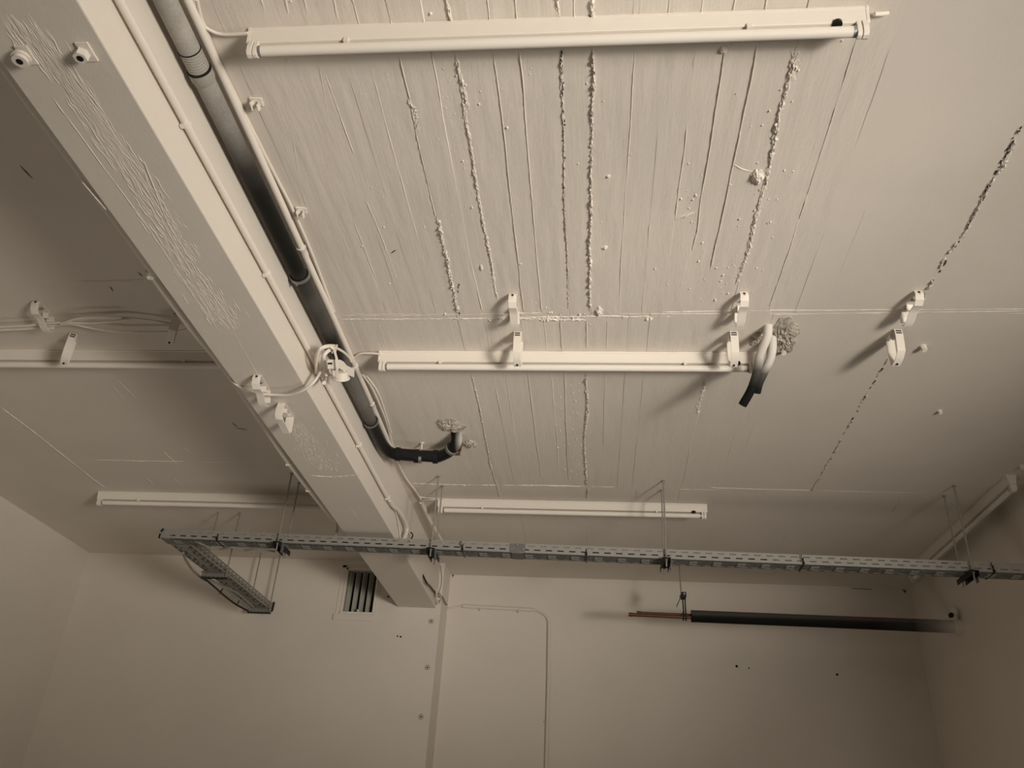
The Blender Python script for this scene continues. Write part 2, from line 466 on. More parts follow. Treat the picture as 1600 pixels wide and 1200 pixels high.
# middle band
R([(737,585),(748,630),(755,665),(765,720),(781,777)], .008, .0042, .8)
R([(727,590),(740,650)], .004, .0012, .3)
R([(770,585),(783,648),(799,737)], .005, .0036, .35)
R([(790,585),(800,650),(810,720),(817,752)], .005, .003, .4)
R([(786,653),(801,655)], .004, .002, .3)
R([(818,585),(822,605)], .004, .0018, .3)
R([(825,585),(832,640),(838,690),(846,745)], .006, .0045, .3)
R([(861,585),(866,645),(870,680),(872,725)], .005, .0026, .45)
R([(882,585),(884,645),(886,710),(889,750)], .005, .003, .5)
R([(916,583),(917,640),(914,690),(916,760)], .011, .0065, .8, step=.007)
R([(946,585),(945,615),(942,695)], .0045, .0022, .4)
R([(975,600),(975,615)], .004, .0018, .3)
R([(1005,585),(996,690)], .004, .0016, .4)
R([(1105,585),(1098,610),(1088,648)], .016, .006, 1.0, step=.007)
R([(1088,648),(1080,690),(1070,745),(1063,762)], .006, .0034, .4)
R([(1072,590),(1063,640)], .004, .0014, .3)
R([(1172,585),(1160,640),(1135,720)], .003, .0010, .3, breaks=.3)
R([(640,755),(700,757),(780,758)], .008, .004, .7)
R([(780,758),(850,758),(914,760)], .008, .0055, .5)
R([(920,760),(1000,762),(1063,764)], .005, .0018, .4)
R([(1110,762),(1180,764),(1272,766)], .006, .0034, .4)
R([(1272,766),(1340,768),(1420,770)], .005, .002, .4)
R([(1420,770),(1510,771)], .004, .0012, .4)
# far band
R([(776,760),(783,778)], .007, .004, .6)
R([(918,762),(918,780)], .010, .005, .8)
R([(995,764),(994,778)], .004, .003, .3)
R([(788,815),(800,850)], .004, .0016, .4)
R([(917,815),(918,850)], .004, .0012, .4)
R([(1111,765),(1103,785)], .006, .002, .5)
R([(1235,815),(1222,850)], .005, .002, .5)
# long broken joint on the right
R([(1594,198),(1565,262),(1545,290),(1530,322),(1508,362),(1478,402),(1450,450),(1430,490)], .011, .006, 1.0, step=.008, breaks=.25)
R([(1388,558),(1370,592),(1340,640),(1318,680),(1300,712),(1283,742),(1268,768)], .009, .005, 1.0, step=.008, breaks=.35)
R([(1268,768),(1252,792)], .004, .0016, .3)
R([(1410,775),(1385,815)], .014, .003, .9, step=.008)
# left bay: scratches and paint runs
for pts, h_ in (([(60,438),(120,439),(180,438),(237,436)], .002), ([(0,635),(50,672),(148,750),(165,762)], .003), ([(140,718),(205,720),(290,721)], .0024), ([(315,722),(395,723)], .0016),
                ([(183,593),(216,626)], .002), ([(174,600),(195,624)], .0016), ([(254,704),(277,726)], .0018), ([(286,698),(310,716)], .0018), ([(83,535),(96,546)], .002), ([(112,462),(122,474)], .0016), ([(190,525),(200,540)], .0016),
                ([(133,519),(146,531)], .002), ([(228,745),(240,758)], .002), ([(270,745),(300,775)], .0012)):
    R(pts, .007, h_*2.2, .5)
# dark score marks
def mark(px, wd=.004, z=H, parent=None):
    a, b = (onz(*p, z) for p in px); t = (b-a).normalized(); s = Vector((-t.y, t.x, 0))*wd*.5; d = Vector((0,0,.0016))
    mid = (a+b)/2
    return obj('score_mark', MB().add([a-d, mid+s-d, b-d, mid-s-d, a+d, mid+s+d, b+d, mid-s+d], [(0,1,2,3),(4,7,6,5),(0,4,5,1),(1,5,6,2),(2,6,7,3),(3,7,4,0)]), 'steel_dark', parent=parent or ceiling, smooth=False)
for p in (((31,258),(51,279)), ((172,447),(177,455)), ((216,425),(223,432)), ((362,660),(372,668)), ((370,669),(386,671)), ((610,396),(619,390))): mark(p)

# black specks for the gaps and shadows painted into the crumbling joints (uncountable)
gm = MB()
for pts, n_ in ((((877,75),(879,150),(883,300)), 26), (((1594,198),(1545,290),(1508,362),(1450,450)), 40), (((1388,558),(1340,640),(1300,712),(1268,768)), 34), (((716,440),(718,490)), 6)):
    for _ in range(n_):
        t = random.random()*(len(pts)-1); i = min(int(t), len(pts)-2); f_ = t - i
        p = onz(pts[i][0]*(1-f_)+pts[i+1][0]*f_, pts[i][1]*(1-f_)+pts[i+1][1]*f_); p.x += random.uniform(-.004, .004)
        a, b = random.uniform(.001, .0026), random.uniform(.003, .011)
        gm.add([(p.x-a, p.y, H-.0030), (p.x, p.y-b, H-.0030), (p.x+a, p.y, H-.0030), (p.x, p.y+b, H-.0030), (p.x, p.y, H+.004)], [(0,1,2,3), (0,1,4), (1,2,4), (2,3,4), (3,0,4)])
gg = obj('joint_gap_shade', gm, 'dark', parent=ceiling, smooth=False); gg['kind'] = 'stuff'
# lumps and specks of plaster on the board-marked part (uncountable)
def lumps(n, region, r0, r1, name='plaster_specks', flat=.5):
    mb = MB()
    for _ in range(n):
        x, y = region(); r = r0 + (r1-r0)*random.random()**3
        k = len(mb.v); m_ = 7; a0 = random.random()*6
        mb.v.append((x, y, H - r*flat*2))
        for q in range(m_):
            a = a0 + q*2*math.pi/m_; rr = r*random.uniform(.7, 1.2)
            mb.v.append((x + rr*.7*math.cos(a), y + rr*.9*math.sin(a), H - r*flat*1.4))
        for q in range(m_):
            a = a0 + q*2*math.pi/m_; rr = r*random.uniform(1.1, 1.7)
            mb.v.append((x + rr*math.cos(a), y + rr*1.3*math.sin(a), H + .004))
        for q in range(m_):
            p = (q+1) % m_
            mb.f += [(k, k+1+q, k+1+p), (k+1+q, k+1+m_+q, k+1+m_+p, k+1+p)]
    o = obj(name, mb, 'ridge', parent=ceiling); o['kind'] = 'stuff'; return o
def reg_px(cx, cy, sx, sy):
    def f():
        p = onz(random.gauss(cx, sx), random.gauss(cy, sy)); return p.x, p.y
    return f
lumps(130, lambda: (random.uniform(-.85, .68), random.uniform(1.25, 2.6)), .0012, .0045)
lumps(70, reg_px(1190, 290, 30, 80), .001, .004)
lumps(70, reg_px(885, 640, 18, 60), .001, .004)
lumps(60, reg_px(900, 690, 12, 40), .001, .004)
lumps(60, reg_px(720, 190, 12, 70), .001, .0035)
lumps(50, reg_px(1130, 440, 25, 25), .001, .004)
lumps(45, reg_px(860, 495, 60, 6), .0015, .0055)
lumps(30, reg_px(1080, 320, 10, 30), .001, .004)

def damage(c, rx, ry, depth, n=44, m_=13, seed=1, parent=None, name='broken_plaster', normal='z', mat='damage'):
    """a rough patch of broken plaster standing out of a surface"""
    mb = MB(); c = Vector(c); rr = np.random.default_rng(seed); ph = rr.uniform(0, 6)
    vs = []
    for j in range(m_+1):
        for i in range(n):
            a = 2*math.pi*i/n; edge = 1 + .13*math.sin(2*a+ph) + .10*math.sin(5*a+2*ph) + .06*math.sin(11*a+ph) + rr.uniform(-.05, .05)
            t = j/m_; q = t*edge
            x, y = rx*q*math.cos(a), ry*q*math.sin(a)
            v = float(vnoise(np.array(x*160+seed*7.), np.array(y*110+seed*3.), seed))*.8 + float(vnoise(np.array(x*420.), np.array(y*300.), seed+9))*.35
            d = depth*(1-t**2.2)*(.15 + v) + rr.uniform(-.0008, .0008)
            if j == m_: d = -.006
            vs.append(c + (Vector((x, y, -d)) if normal == 'z' else Vector((x, -d, y))))
    fs = [(j*n+i, j*n+(i+1)%n, (j+1)*n+(i+1)%n, (j+1)*n+i) for j in range(m_) for i in range(n)]
    mb.add(vs, fs)
    return obj(name, mb, mat, parent=parent or ceiling, smooth=False)
damage(onz(1184, 276), .018, .034, .016, seed=3, mat='ridge', name='plaster_lump')
damage(onz(1130, 78), .012, .012, .010, seed=4, mat='ridge', name='plaster_lump')
damage(onz(936, 486), .018, .030, .012, seed=5, mat='ridge', name='plaster_lump')
damage(onz(853, 499), .022, .016, .008, seed=6, mat='ridge', name='plaster_lump')
damage(onz(1014, 498), .018, .014, .008, seed=7, mat='ridge', name='plaster_lump')
damage(onz(945, 387), .010, .012, .006, seed=8, mat='ridge', name='plaster_lump')
damage(onz(922, 408), .009, .014, .012, seed=9, mat='ridge', name='plaster_lump')
damage(onz(752, 418), .006, .018, .005, seed=19, mat='ridge', name='plaster_lump')
damage(onz(950, 275), .008, .010, .006, seed=20, mat='ridge', name='plaster_lump')
damage(onz(704, 665), .066, .085, .015, seed=11)
damage(onz(735, 693), .034, .046, .018, seed=12)
damage(onz(1222, 527), .070, .125, .020, seed=13)
damage(onz(1182, 530), .035, .045, .012, seed=14)
damage(onz(691, 884), .016, .05, .015, seed=15)
R([(1148,258),(1160,264),(1178,269)], .005, .004, .5)

# ---- the beam
bm_ = MB()
bm_.box((BX0, YB, ZB), (BX1, YL+.01, 3.46))
beam = struct('beam', bm_, 'beam', smooth=False, bevel=.004)
def bpt(px, py): return onz(px, py, ZB)
def BR(px, wd, h_, rough=.4, **kw): return ridge([bpt(*p) for p in px], wd, h_, rough, z=ZB, parent=beam, **kw)
BR([(2,35),(40,82)], .004, .002)
BR([(80,148),(95,170),(150,245),(222,342),(300,460),(345,520)], .004, .0022, .3)
BR([(128,285),(165,328)], .004, .0016, .4)
BR([(222,245),(262,348),(312,432),(352,487)], .004, .003, .5)
BR([(365,520),(405,590),(438,640)], .003, .0018, .3)
BR([(483,743),(520,745),(562,742)], .006, .003, .7)
BR([(545,790),(580,838)], .003, .0016, .5, breaks=.3)
# coarse timber grain left in the middle of the soffit
def grain_patch(pts_px, n, wd, h_, L0, L1):
    for k in range(n):
        t = random.random(); i = min(int(t*(len(pts_px)-1)), len(pts_px)-2); f_ = t*(len(pts_px)-1) - i
        cx = pts_px[i][0]*(1-f_) + pts_px[i+1][0]*f_ + random.gauss(0, 1)*pts_px[i][2]; cy = pts_px[i][1]*(1-f_) + pts_px[i+1][1]*f_
        p = bpt(cx, cy); L = random.uniform(L0, L1)
        if not BX0+.02 < p.x < BX1-.03: continue
        x, y, wv = p.x, p.y, random.uniform(-.0028, .0028)
        yield [(x, y-L/2, ZB), (x+wv, y-L/6, ZB), (x-wv*.4, y+L/6, ZB), (x+wv*.5, y+L/2, ZB)]
mbg = MB()
for line in list(grain_patch([(30,40,14),(80,90,10),(110,130,9),(135,165,8),(170,215,12),(210,275,13),(260,360,13),(320,455,14),(355,510,12)], 1100, .004, .002, .02, .075)) + list(grain_patch([(455,660,9),(480,690,11),(510,735,10)], 330, .004, .002, .015, .05)):
    pts = smoothpath(line, 3); n = len(pts); wd = random.uniform(.0007, .0017); hh = random.uniform(.0004, .0016); k = len(mbg.v)
    for i, p in enumerate(pts):
        e = math.sin(math.pi*i/(n-1))
        mbg.v += [(p.x - wd*(.3+e*.7), p.y, ZB+.001), (p.x, p.y, ZB - hh*e - .0002), (p.x + wd*(.3+e*.7), p.y, ZB+.001)]
    for i in range(n-1):
        mbg.f += [(k+3*i, k+3*i+1, k+3*i+4, k+3*i+3), (k+3*i+1, k+3*i+2, k+3*i+5, k+3*i+4)]
g = obj('timber_grain', mbg, 'beam', parent=beam); g['kind'] = 'stuff'

# ------------------------------------------------------------------ fluorescent battens (built once at the origin, then copied)
LEN = 1.53
def make_batten():
    t = thing('fluorescent_batten', '', 'light fixture', (0,0,0), 'bare fluorescent battens')
    prof = [(0,0), (.0005,-.006), (.003,-.008), (.010,-.043), (.012,-.045), (.038,-.045), (.040,-.043), (.047,-.008), (.0495,-.006), (.05,0)]
    obj('housing', MB().prism(prof, (.006,0,0), (LEN-.006,0,0), (0,1,0), (0,0,1)), 'white', t, smooth=False)
    for x0, x1 in ((0, .007), (LEN-.007, LEN)):
        obj('end_cap', MB().prism([(a*1.04-.001, b*1.03) for a, b in prof], (x0,0,0), (x1,0,0), (0,1,0), (0,0,1)), 'white', t, smooth=False)
    yc, zc = .022, -.064
    obj('lamp_tube', MB().tube([(.030,yc,zc), (LEN-.030,yc,zc)], .0133, 20), 'tube', t)
    for s, x0 in ((1, .006), (-1, LEN-.006)):
        hp = [(-.014,-.04), (-.0155,-.062), (-.012,-.078), (-.005,-.083), (.005,-.083), (.012,-.078), (.0155,-.062), (.014,-.04)]
        obj('lamp_holder', MB().prism([(a+yc, b) for a, b in hp], (x0,0,0), (x0+s*.013,0,0), (0,1,0), (0,0,1)).prism([(a*.9+yc, b) for a, b in hp], (x0+s*.015,0,0), (x0+s*.026,0,0), (0,1,0), (0,0,1)), 'white', t, smooth=False, bevel=.001)
        obj('end_ferrule', MB().tube([(x0+s*.0262,yc,zc), (x0+s*.034,yc,zc)], .0138, 20), 'zinc', t, label='metal end ring of the tube')
    for x in (.26, LEN-.28):
        obj('tube_clip', MB().box((x-.006, yc-.015, -.053), (x+.006, yc-.008, -.040)).box((x-.004, yc-.008, -.050), (x+.004, yc+.012, -.044)), 'white', t, smooth=False)
    obj('starter', MB().tube([(LEN-.075, .014, -.040), (LEN-.075, .014, -.0475)], .012, 16), 'black', t, label='black round starter hole')
    return t
b0 = make_batten()
def place_batten(x, y, label, first=False, rz=0.0):
    o = b0 if first else dup(b0, (0,0,0))
    o.location = (x, y, H); o.rotation_euler = (0,0,rz); o['label'] = label
    return o
place_batten(-.888, 1.337, 'white unlit fluorescent batten nearest the camera, above the rough board-marked concrete', True)
place_batten(-.892, 2.882, 'white unlit fluorescent batten beside the two cut pipes, between clips and hole')
place_batten(-.898, 4.478, 'white unlit fluorescent batten crossed by the middle hanger rods above the cable tray')
place_batten(-2.98, 2.882, 'shaded white fluorescent batten left of the beam, below the clipped cables')
place_batten(-2.975, 4.478, 'shaded white fluorescent batten left of the beam, above the tray corner')
place_batten(2.085, 4.015, 'fluorescent batten running lengthwise along the dark right wall', rz=math.pi/2)

# ------------------------------------------------------------------ cable clips (closed plastic loops)
def make_clip(kind):
    t = thing('cable_clip', '', 'cable clip', (0,0,0), 'plastic cable clips')
    W2 = .016
    if kind == 'flat':
        base = [(-.055,-.001), (.02,-.001), (.055,-.001), (.075,-.022), (.083,-.040)]
        front = [(-.055,-.001), (-.060,-.014), (-.054,-.034), (-.036,-.046), (-.012,-.043), (.012,-.044), (.040,-.058), (.070,-.060), (.082,-.050)]
        slot = ((-.004, .004), -.0585, -.020)
        tooth = [(.02,-.003), (.03,-.022), (.045,-.016), (.05,-.003)]
    elif kind == 'open':
        base = [(-.060,-.001), (.0,-.001), (.058,-.001), (.061,-.030), (.063,-.062), (.050,-.070)]
        front = [(-.058,-.001), (-.066,-.028), (-.064,-.054), (-.050,-.064), (-.010,-.066), (.030,-.069), (.056,-.072)]
        slot = None
        tooth = [(-.02,-.003), (-.015,-.018), (.02,-.020), (.03,-.003)]
    else:
        base = [(-.055,-.002), (-.02,-.002), (.012,-.004), (.016,-.06), (.010,-.116)]
        front = [(-.060,-.004), (-.063,-.030), (-.060,-.060), (-.056,-.092), (-.040,-.106), (-.012,-.116), (.008,-.119)]
        slot = None
        tooth = [(-.045,-.004), (-.040,-.030), (-.024,-.028), (-.022,-.004)]
    obj('base_strap', MB().strap(base, .003, (-W2,0,0), (W2,0,0), (0,1,0), (0,0,1)), 'clip', t, smooth=False, bevel=.0006)
    obj('front_strap', MB().strap(front, -.003, (-W2*.92,0,0), (W2*.92,0,0), (0,1,0), (0,0,1)), 'clip', t, bevel=.0006)
    obj('tongue', MB().strap(tooth, .003, (-W2*.7,0,0), (W2*.7,0,0), (0,1,0), (0,0,1)), 'clip', t, smooth=False)
    if kind in ('flat', 'open'):
        obj('slot', MB().box((-.004,-.0625,-.017), (.004,-.056,-.005)), 'rubber', t, smooth=False, label='dark locking slot')
    else:
        obj('slot', MB().box((-.010,-.0665,-.014), (.010,-.061,-.010)).box((-.010,-.0675,-.024), (.010,-.062,-.020)), 'rubber', t, smooth=False, label='dark locking slots')
        obj('rivet', MB().tube([(0,-.004,-.113), (0,-.006,-.124)], .004, 10), 'rubber', t)
    obj('screw_head', MB().tube([(0,-.01,-.0015), (0,-.01,-.0075)], .007, 10), 'rod', t)
    return t
protos = {k: make_clip(k) for k in ('flat', 'hang', 'open')}
used = set()
def place_clip(kind, x, y, z, label, rz=0.0, scale=1.0):
    src = protos[kind]
    o = src if kind not in used else dup(src, (0,0,0)); used.add(kind)
    o.location = (x, y, z); o.rotation_euler = (0, 0, rz); o.scale = (scale,)*3; o['label'] = label
    return o
place_clip('flat', -.302, 2.545, H, 'white flat clip on the ceiling seam, above the left half of the middle batten')
place_clip('hang', -.302, 2.795, H, 'white hanging clip over the left half of the middle batten')
place_clip('flat', .528, 2.540, H, 'white flat clip just above the cut pipes, crossing the ceiling seam')
place_clip('hang', .527, 2.790, H, 'white hanging clip over the right end of the middle batten, left of the cut pipes')
place_clip('flat', 1.120, 2.535, H, 'white clip lying open on the seam at the broken joint, right of the cut pipes', rz=.05)
place_clip('hang', 1.120, 2.775, H, 'white hanging clip low on the broken joint, left of the small stud', rz=.08)
place_clip('flat', -2.190, 2.580, H, 'shaded clip left of the beam, holding the bundle of thin cables', rz=.1)
place_clip('hang', -2.190, 2.800, H, 'shaded clip left of the beam, in front of the batten', rz=.58)
place_clip('hang', -1.660, 2.640, H, 'shaded clip half hidden behind the conduit at the end of the cable bundle', rz=.5)
place_clip('flat', -1.228, 2.600, ZB, 'white clip under the beam, holding the looping cable', rz=.06)
place_clip('open', -1.205, 2.815, ZB, 'white empty clip under the beam, just past the looping cable', rz=.04)

# ------------------------------------------------------------------ conduits along the beam
def conduit(name, pts, r, mat, label, cat, group=None, clips=(), couplers=(), sub=6, smooth=True):
    P = smoothpath(pts, sub) if smooth else [Vector(p) for p in pts]
    if clips or couplers:
        t = thing(name, label, cat, P[len(P)//2], group)
        obj('conduit_run', MB().tube(P, r, 14), mat, t)
        for c, ax in clips:
            i = min(range(1, len(P)-1), key=lambda k: (P[k]-Vector(c)).length); a_, b_ = P[i-1], P[i+1]
            u_ = (b_-a_).normalized(); q = a_ + u_*((Vector(c)-a_).dot(u_))
            obj('saddle', lathe(q, u_, [(-.006, r), (-.006, r+.003), (.006, r+.003), (.006, r)], 14).box(q + Vector((-.012,-.005,-r-.004)), q + Vector((.004,.005,-r+.002))), 'clip', t, smooth=False)
        for c, ax, L in couplers:
            obj('coupler', lathe(c, ax, [(-L/2, r+.0005), (-L/2, r+.0045), (-L/2+.006, r+.0045), (-L/2+.009, r+.0025), (L/2-.01, r+.0025), (L/2, r+.001)], 16), mat, t)
        return t
    o = obj(name, MB().tube(P, r, 12), mat, origin=P[0])
    return tag(o, label, cat, group)
cz = 3.213
ends = [ (-1.0545, YB+.1, cz), (-1.0545, 0.5, cz), (-1.0545, 1.6, cz), (-1.0545, 2.4, cz), (-1.0545, 3.0, cz-.003), (-1.0545, 3.6, cz-.008)]
tailA = [onx(611,786,-1.05), onx(622,797,-1.045), onx(631,811,-1.04), onx(636,826,-1.04), onx(633,838,-1.04), onx(627,850,-1.045)]
conduit('conduit', ends + tailA, .0105, 'white', 'white conduit saddled along the bright side of the beam, below the drain pipe', 'conduit', None,
        clips=[(onx(287,203,-1.0545), (0,1,0)), (onx(415,436,-1.0545), (0,1,0)), (onx(500,577,-1.0545), (0,1,0)), (onx(560,701,-1.0545), (0,1,0)), (onx(604,779,-1.056), (.1,1,-.1))])
ya = onz(470,393,3.403).y; yb_ = onz(586,634,3.403).y
conduit('conduit', [(-1.006, YB+.1, 3.404), (-1.006, .6, 3.404), (-1.008, 2.0, 3.404), (-1.014, 2.8, 3.404), (-1.022, 3.5, 3.404), (-1.03, 3.86, 3.404)], .0125, 'white',
        'thick white conduit in the corner of beam and ceiling, above the drain pipe', 'conduit', None,
        couplers=[((-1.0085, ya, 3.404), (0,1,0), .05), ((-1.02, yb_, 3.404), (0,1,0), .05)],
        clips=[((-1.013, onz(561,572,3.403).y, 3.404), (0,1,0))])
cb = [(-.985, YB+.1, 3.412), (-.985, .8, 3.412), onz(311,22,3.412), onz(337,85,3.412), onz(381,176,3.412), onz(427,268,3.412), onz(456,325,3.412), onz(487,395,3.412), onz(514,466,3.412), onz(522,487,3.412)]
conduit('cable', cb, .0055, 'white', 'white cable on the ceiling edge beside the thick conduit', 'cable')
conduit('cable', [onz(308,0,3.409), onz(317,36,3.409), onz(330,48,3.409), onz(350,54,3.409), onz(388,52,3.405)], .0045, 'white', 'white cable curving into the left end of the nearest batten', 'cable')
conduit('cable', [onz(1366,22,3.40), onz(1376,22,3.405), onz(1387,21,3.415)], .0055, 'white', 'short cable stub at the right end of the nearest batten', 'cable')
# left of the beam
pl = [(-1.357, YB+.1, 3.128), (-1.357, 1.0, 3.128), (-1.357, 1.9, 3.128)] + [onz(px, py, 3.130) for px, py in ((238,428),(300,512),(362,590),(450,720),(500,785),(518,807))]
conduit('conduit', pl, .0145, 'white', 'conduit on the shaded left side of the beam', 'conduit', None, clips=[(onz(238,428,3.130), (0,1,0)), (onz(452,722,3.130), (0,1,0)), (onz(484,763,3.130), (0,1,0))])
conduit('cable', [onz(516,804,3.130), onz(524,815,3.15), onz(527,827,3.15), onz(523,838,3.13)], .007, 'white', 'short cable bending from the shaded conduit into the tray', 'cable')

# ------------------------------------------------------------------ drain pipe with overspray
PX, PZ, PR = -1.028, 3.346, .0275
pipe_mat = overspray('drain_pipe_overspray', 'Y', 0.0, 4.0, [(0.0, .55), (.36, .50), (.395, .34), (.435, .05), (.46, .012), (.555, .01), (.60, .10), (.645, .10), (.665, .02), (.69, .03), (.71, .15), (.77, .24), (.83, .16), (.86, .02)])
b1, b2, b3, b4, b5 = onz(588,677,PZ), onz(600,698,PZ), onz(616,709,PZ), onz(655,713,PZ), onz(685,714,PZ)
pipe = bpy.data.objects.new('drain_pipe', None); COL.objects.link(pipe); WL[pipe] = Vector((0,0,0))
tag(pipe, 'black drain pipe along the beam, oversprayed white at the near end, bending into the ceiling', 'pipe')
obj('pipe_run', MB().tube([(PX, YB+.1, PZ), (PX, 0.6, PZ), (PX, 1.345, PZ)], PR, 28), pipe_mat, pipe)
obj('pipe_run', MB().tube([(PX, 1.40, PZ), (PX, 1.42, PZ), (PX, onx(467,437,PX).y, PZ)], PR, 28), pipe_mat, pipe)
obj('pipe_run', MB().tube([(PX, onx(467,437,PX).y-.01, PZ), (PX, 3.38, PZ)], [PR*.98, PR*.98], 28), pipe_mat, pipe)
# ribbed sleeve and socket near the camera
rib = []
for k in range(7): rib += [(k*.008, PR+.0012), (k*.008+.005, PR+.0012), (k*.008+.0055, PR-.0012), (k*.008+.0078, PR-.0012)]
rib_mat = plain('dusty_grey_plastic', (0.40, 0.375, 0.34), 0.5, 0, .2)
obj('ribbed_sleeve', lathe((PX, 1.342, PZ), (0,1,0), rib, 28), rib_mat, pipe)
obj('seal_ring', ring((PX, 1.340, PZ), (0,1,0), PR+.0008, .0018, 28, 6), 'rubber', pipe)
obj('seal_ring', ring((PX, 1.400, PZ), (0,1,0), PR+.0022, .0030, 28, 6), 'rubber', pipe)
obj('socket', lathe((PX, 1.403, PZ), (0,1,0), [(0, PR), (0, PR+.0045), (.022, PR+.0045), (.030, PR+.002), (.036, PR)], 28), pipe_mat, pipe)
yc1 = onx(467,437,PX).y; yc2 = 3.385
def clamp(c, ax, r, parent, wd=.018, mat='zinc'):
    obj('pipe_clamp', lathe(c, ax, [(-wd/2, r), (-wd/2, r+.004), (wd/2, r+.004), (wd/2, r)], 28), mat, parent)
    obj('clamp_lining', lathe(c, ax, [(-wd*.7, PR), (-wd*.7, r), (wd*.7, r), (wd*.7, PR)], 28), 'rubber', parent)
clamp((PX, yc1, PZ), (0,1,0), PR+.0045, pipe, .012)
obj('clamp_screw', MB().tube([(PX-.004, yc1, PZ-PR-.004), (PX-.004, yc1, PZ-PR-.016)], .004, 8), 'zinc', pipe)
clamp((PX, yc2-.01, PZ), (0,1,0), PR+.0035, pipe, .010)
obj('pipe_bend', MB().tube(smoothpath([(PX, 3.375, PZ), b1, b2, b3, b4], 8), PR*1.02, 24), 'black', pipe)
obj('pipe_run', MB().tube([b3, b5], PR*1.05, 24), 'black', pipe)
for q in (b3 + (b4-b3)*.15, b4 + (b4-b3)*-.10, b5 + (b4-b5)*.15):
    obj('bend_socket', lathe(q, (b5-b3), [(-.012, PR), (-.012, PR+.007), (.010, PR+.007), (.014, PR+.003), (.018, PR)], 24), 'black', pipe)
e1, e2, e3, e4 = onz(700,707,PZ+.005), onz(710,697,PZ+.015), onz(714,687,3.385), onz(712,672,3.44)
obj('pipe_elbow', MB().tube(smoothpath([b5, e1, e2], 8), PR*1.03, 24), 'black', pipe)
up_mat = overspray('riser_overspray', 'X', -.76, -.60, [(0, 0.0), (.54, .01), (.64, .30), (.72, .80), (1, .95)], speck=.15)
obj('pipe_riser', MB().tube(smoothpath([e1 + (e2-e1)*.75, e2, e3, e4], 6), PR*.98, 24), up_mat, pipe)
obj('bend_socket', lathe(e1 + (e2-e1)*.55, (e2-e1), [(-.008, PR), (-.008, PR+.006), (.008, PR+.006), (.008, PR)], 24), 'zinc_dull', pipe, label='grey metal band on the elbow')
q0, q1 = onz(719,700,3.40), onz(716,708,3.385)
obj('brick_rubble', MB().box(q0+Vector((-.004,-.03,-.012)), q0+Vector((.006,.012,.03))).box(q1+Vector((-.016,-.008,-.010)), q1+Vector((.010,.010,.03))), 'brick', pipe, smooth=False, bevel=.003)
hc = onz(657,713,PZ)
obj('hanger_clamp', lathe(hc, (b5-b3), [(-.007, PR), (-.007, PR+.008), (.007, PR+.008), (.007, PR)], 24), 'zinc', pipe)
obj('hanger_rod', MB().tube([hc + Vector((0,0,PR)), Vector((hc.x, hc.y, H))], .0042, 10), 'white', pipe)
obj('hanger_plate', MB().tube([(hc.x, hc.y, H-.005), (hc.x, hc.y, H+.003)], .012, 14), 'white', pipe)

# ------------------------------------------------------------------ small studs and stub clips
def make_stub():
    t = thing('conduit_stub_clip', '', 'pipe clip', (0,0,0), 'small empty pipe clips')
    obj('base_plate', MB().box((-.018,-.014,-.005), (.018,.014,.001)), 'clip', t, smooth=False, bevel=.0015)
    arc = [(.013*math.cos(a), -.018-.013*math.sin(a)) for a in np.linspace(math.radians(-150), math.radians(-390), 14)]
    arc = [(.0135*math.sin(a), -.019+.0135*math.cos(a)) for a in np.linspace(math.radians(-140), math.radians(140), 16)]
    obj('jaw', MB().strap(arc, -.004, (0,-.010,0), (0,.010,0), (1,0,0), (0,0,1)), 'clip', t)
    obj('screw_hole', MB().tube([(0,0,-.0045), (0,0,-.0085)], .0045, 10), 'rubber', t, label='dark screw hole')
    return t
s0 = make_stub()
def place_stub(p, label, first=False, rz=0.0, rx=0.0, scale=1.0):
    o = s0 if first else dup(s0, (0,0,0))
    o.location = p; o.rotation_euler = (rx, 0, rz); o.scale = (scale,)*3; o['label'] = label
place_stub(onz(401,158), 'small empty pipe clip on the ceiling, nearest under the end of the first batten', True, .1)
place_stub(onz(471,328), 'small empty pipe clip on the ceiling beside the black stretch of drain pipe', rz=.15)
def stub_nut(p, label, hexa):
    t = thing('capped_stud', label, 'stud', p, 'painted studs under the beam')
    p = Vector(p)
    obj('base_plate', MB().box(p+Vector((-.006,-.026,-.004)), p+Vector((.024,.024,.001))), 'clip', t, smooth=False, bevel=.001)
    obj('nut', MB().tube([p+Vector((0,0,.0)), p+Vector((0,0,-.022))], .016 if hexa else .017, 6 if hexa else 20), 'clip', t)
    if not hexa: obj('washer', MB().tube([p+Vector((0,0,-.008)), p+Vector((0,0,-.014))], .021, 20), 'clip', t)
    obj('bore', MB().tube([p+Vector((0,0,-.0215)), p+Vector((0,0,-.0228))], .0075, 14), 'rubber', t, label='dark bore')
stub_nut(bpt(36,86), 'round capped stud under the beam at its far left edge', False)
stub_nut(bpt(130,81), 'hexagonal capped stud under the beam near its bright right edge', True)
def bolt(p, label, r=.011, L=.022, group='painted bolt heads on the ceiling'):
    p = Vector(p); t = thing('bolt_head', label, 'bolt', p, group)
    obj('washer', MB().tube([p, p+Vector((0,0,-.004))], r*1.25, 14), 'clip', t)
    obj('head', MB().tube([p+Vector((0,0,-.003)), p+Vector((.002,-.004,-L))], r, 6), 'clip', t)
bolt(onz(1442,541), 'painted bolt head right of the low hanging clip')
bolt(onz(1468,642), 'small painted bolt head alone on the smooth right part of the ceiling', .008, .014)
bolt(onz(1223,547), 'painted bolt head at the edge of the broken hole by the cut pipes', .010, .02)
bolt(onz(1596,728), 'painted bolt head in the corner beside the lengthwise batten', .010, .02)

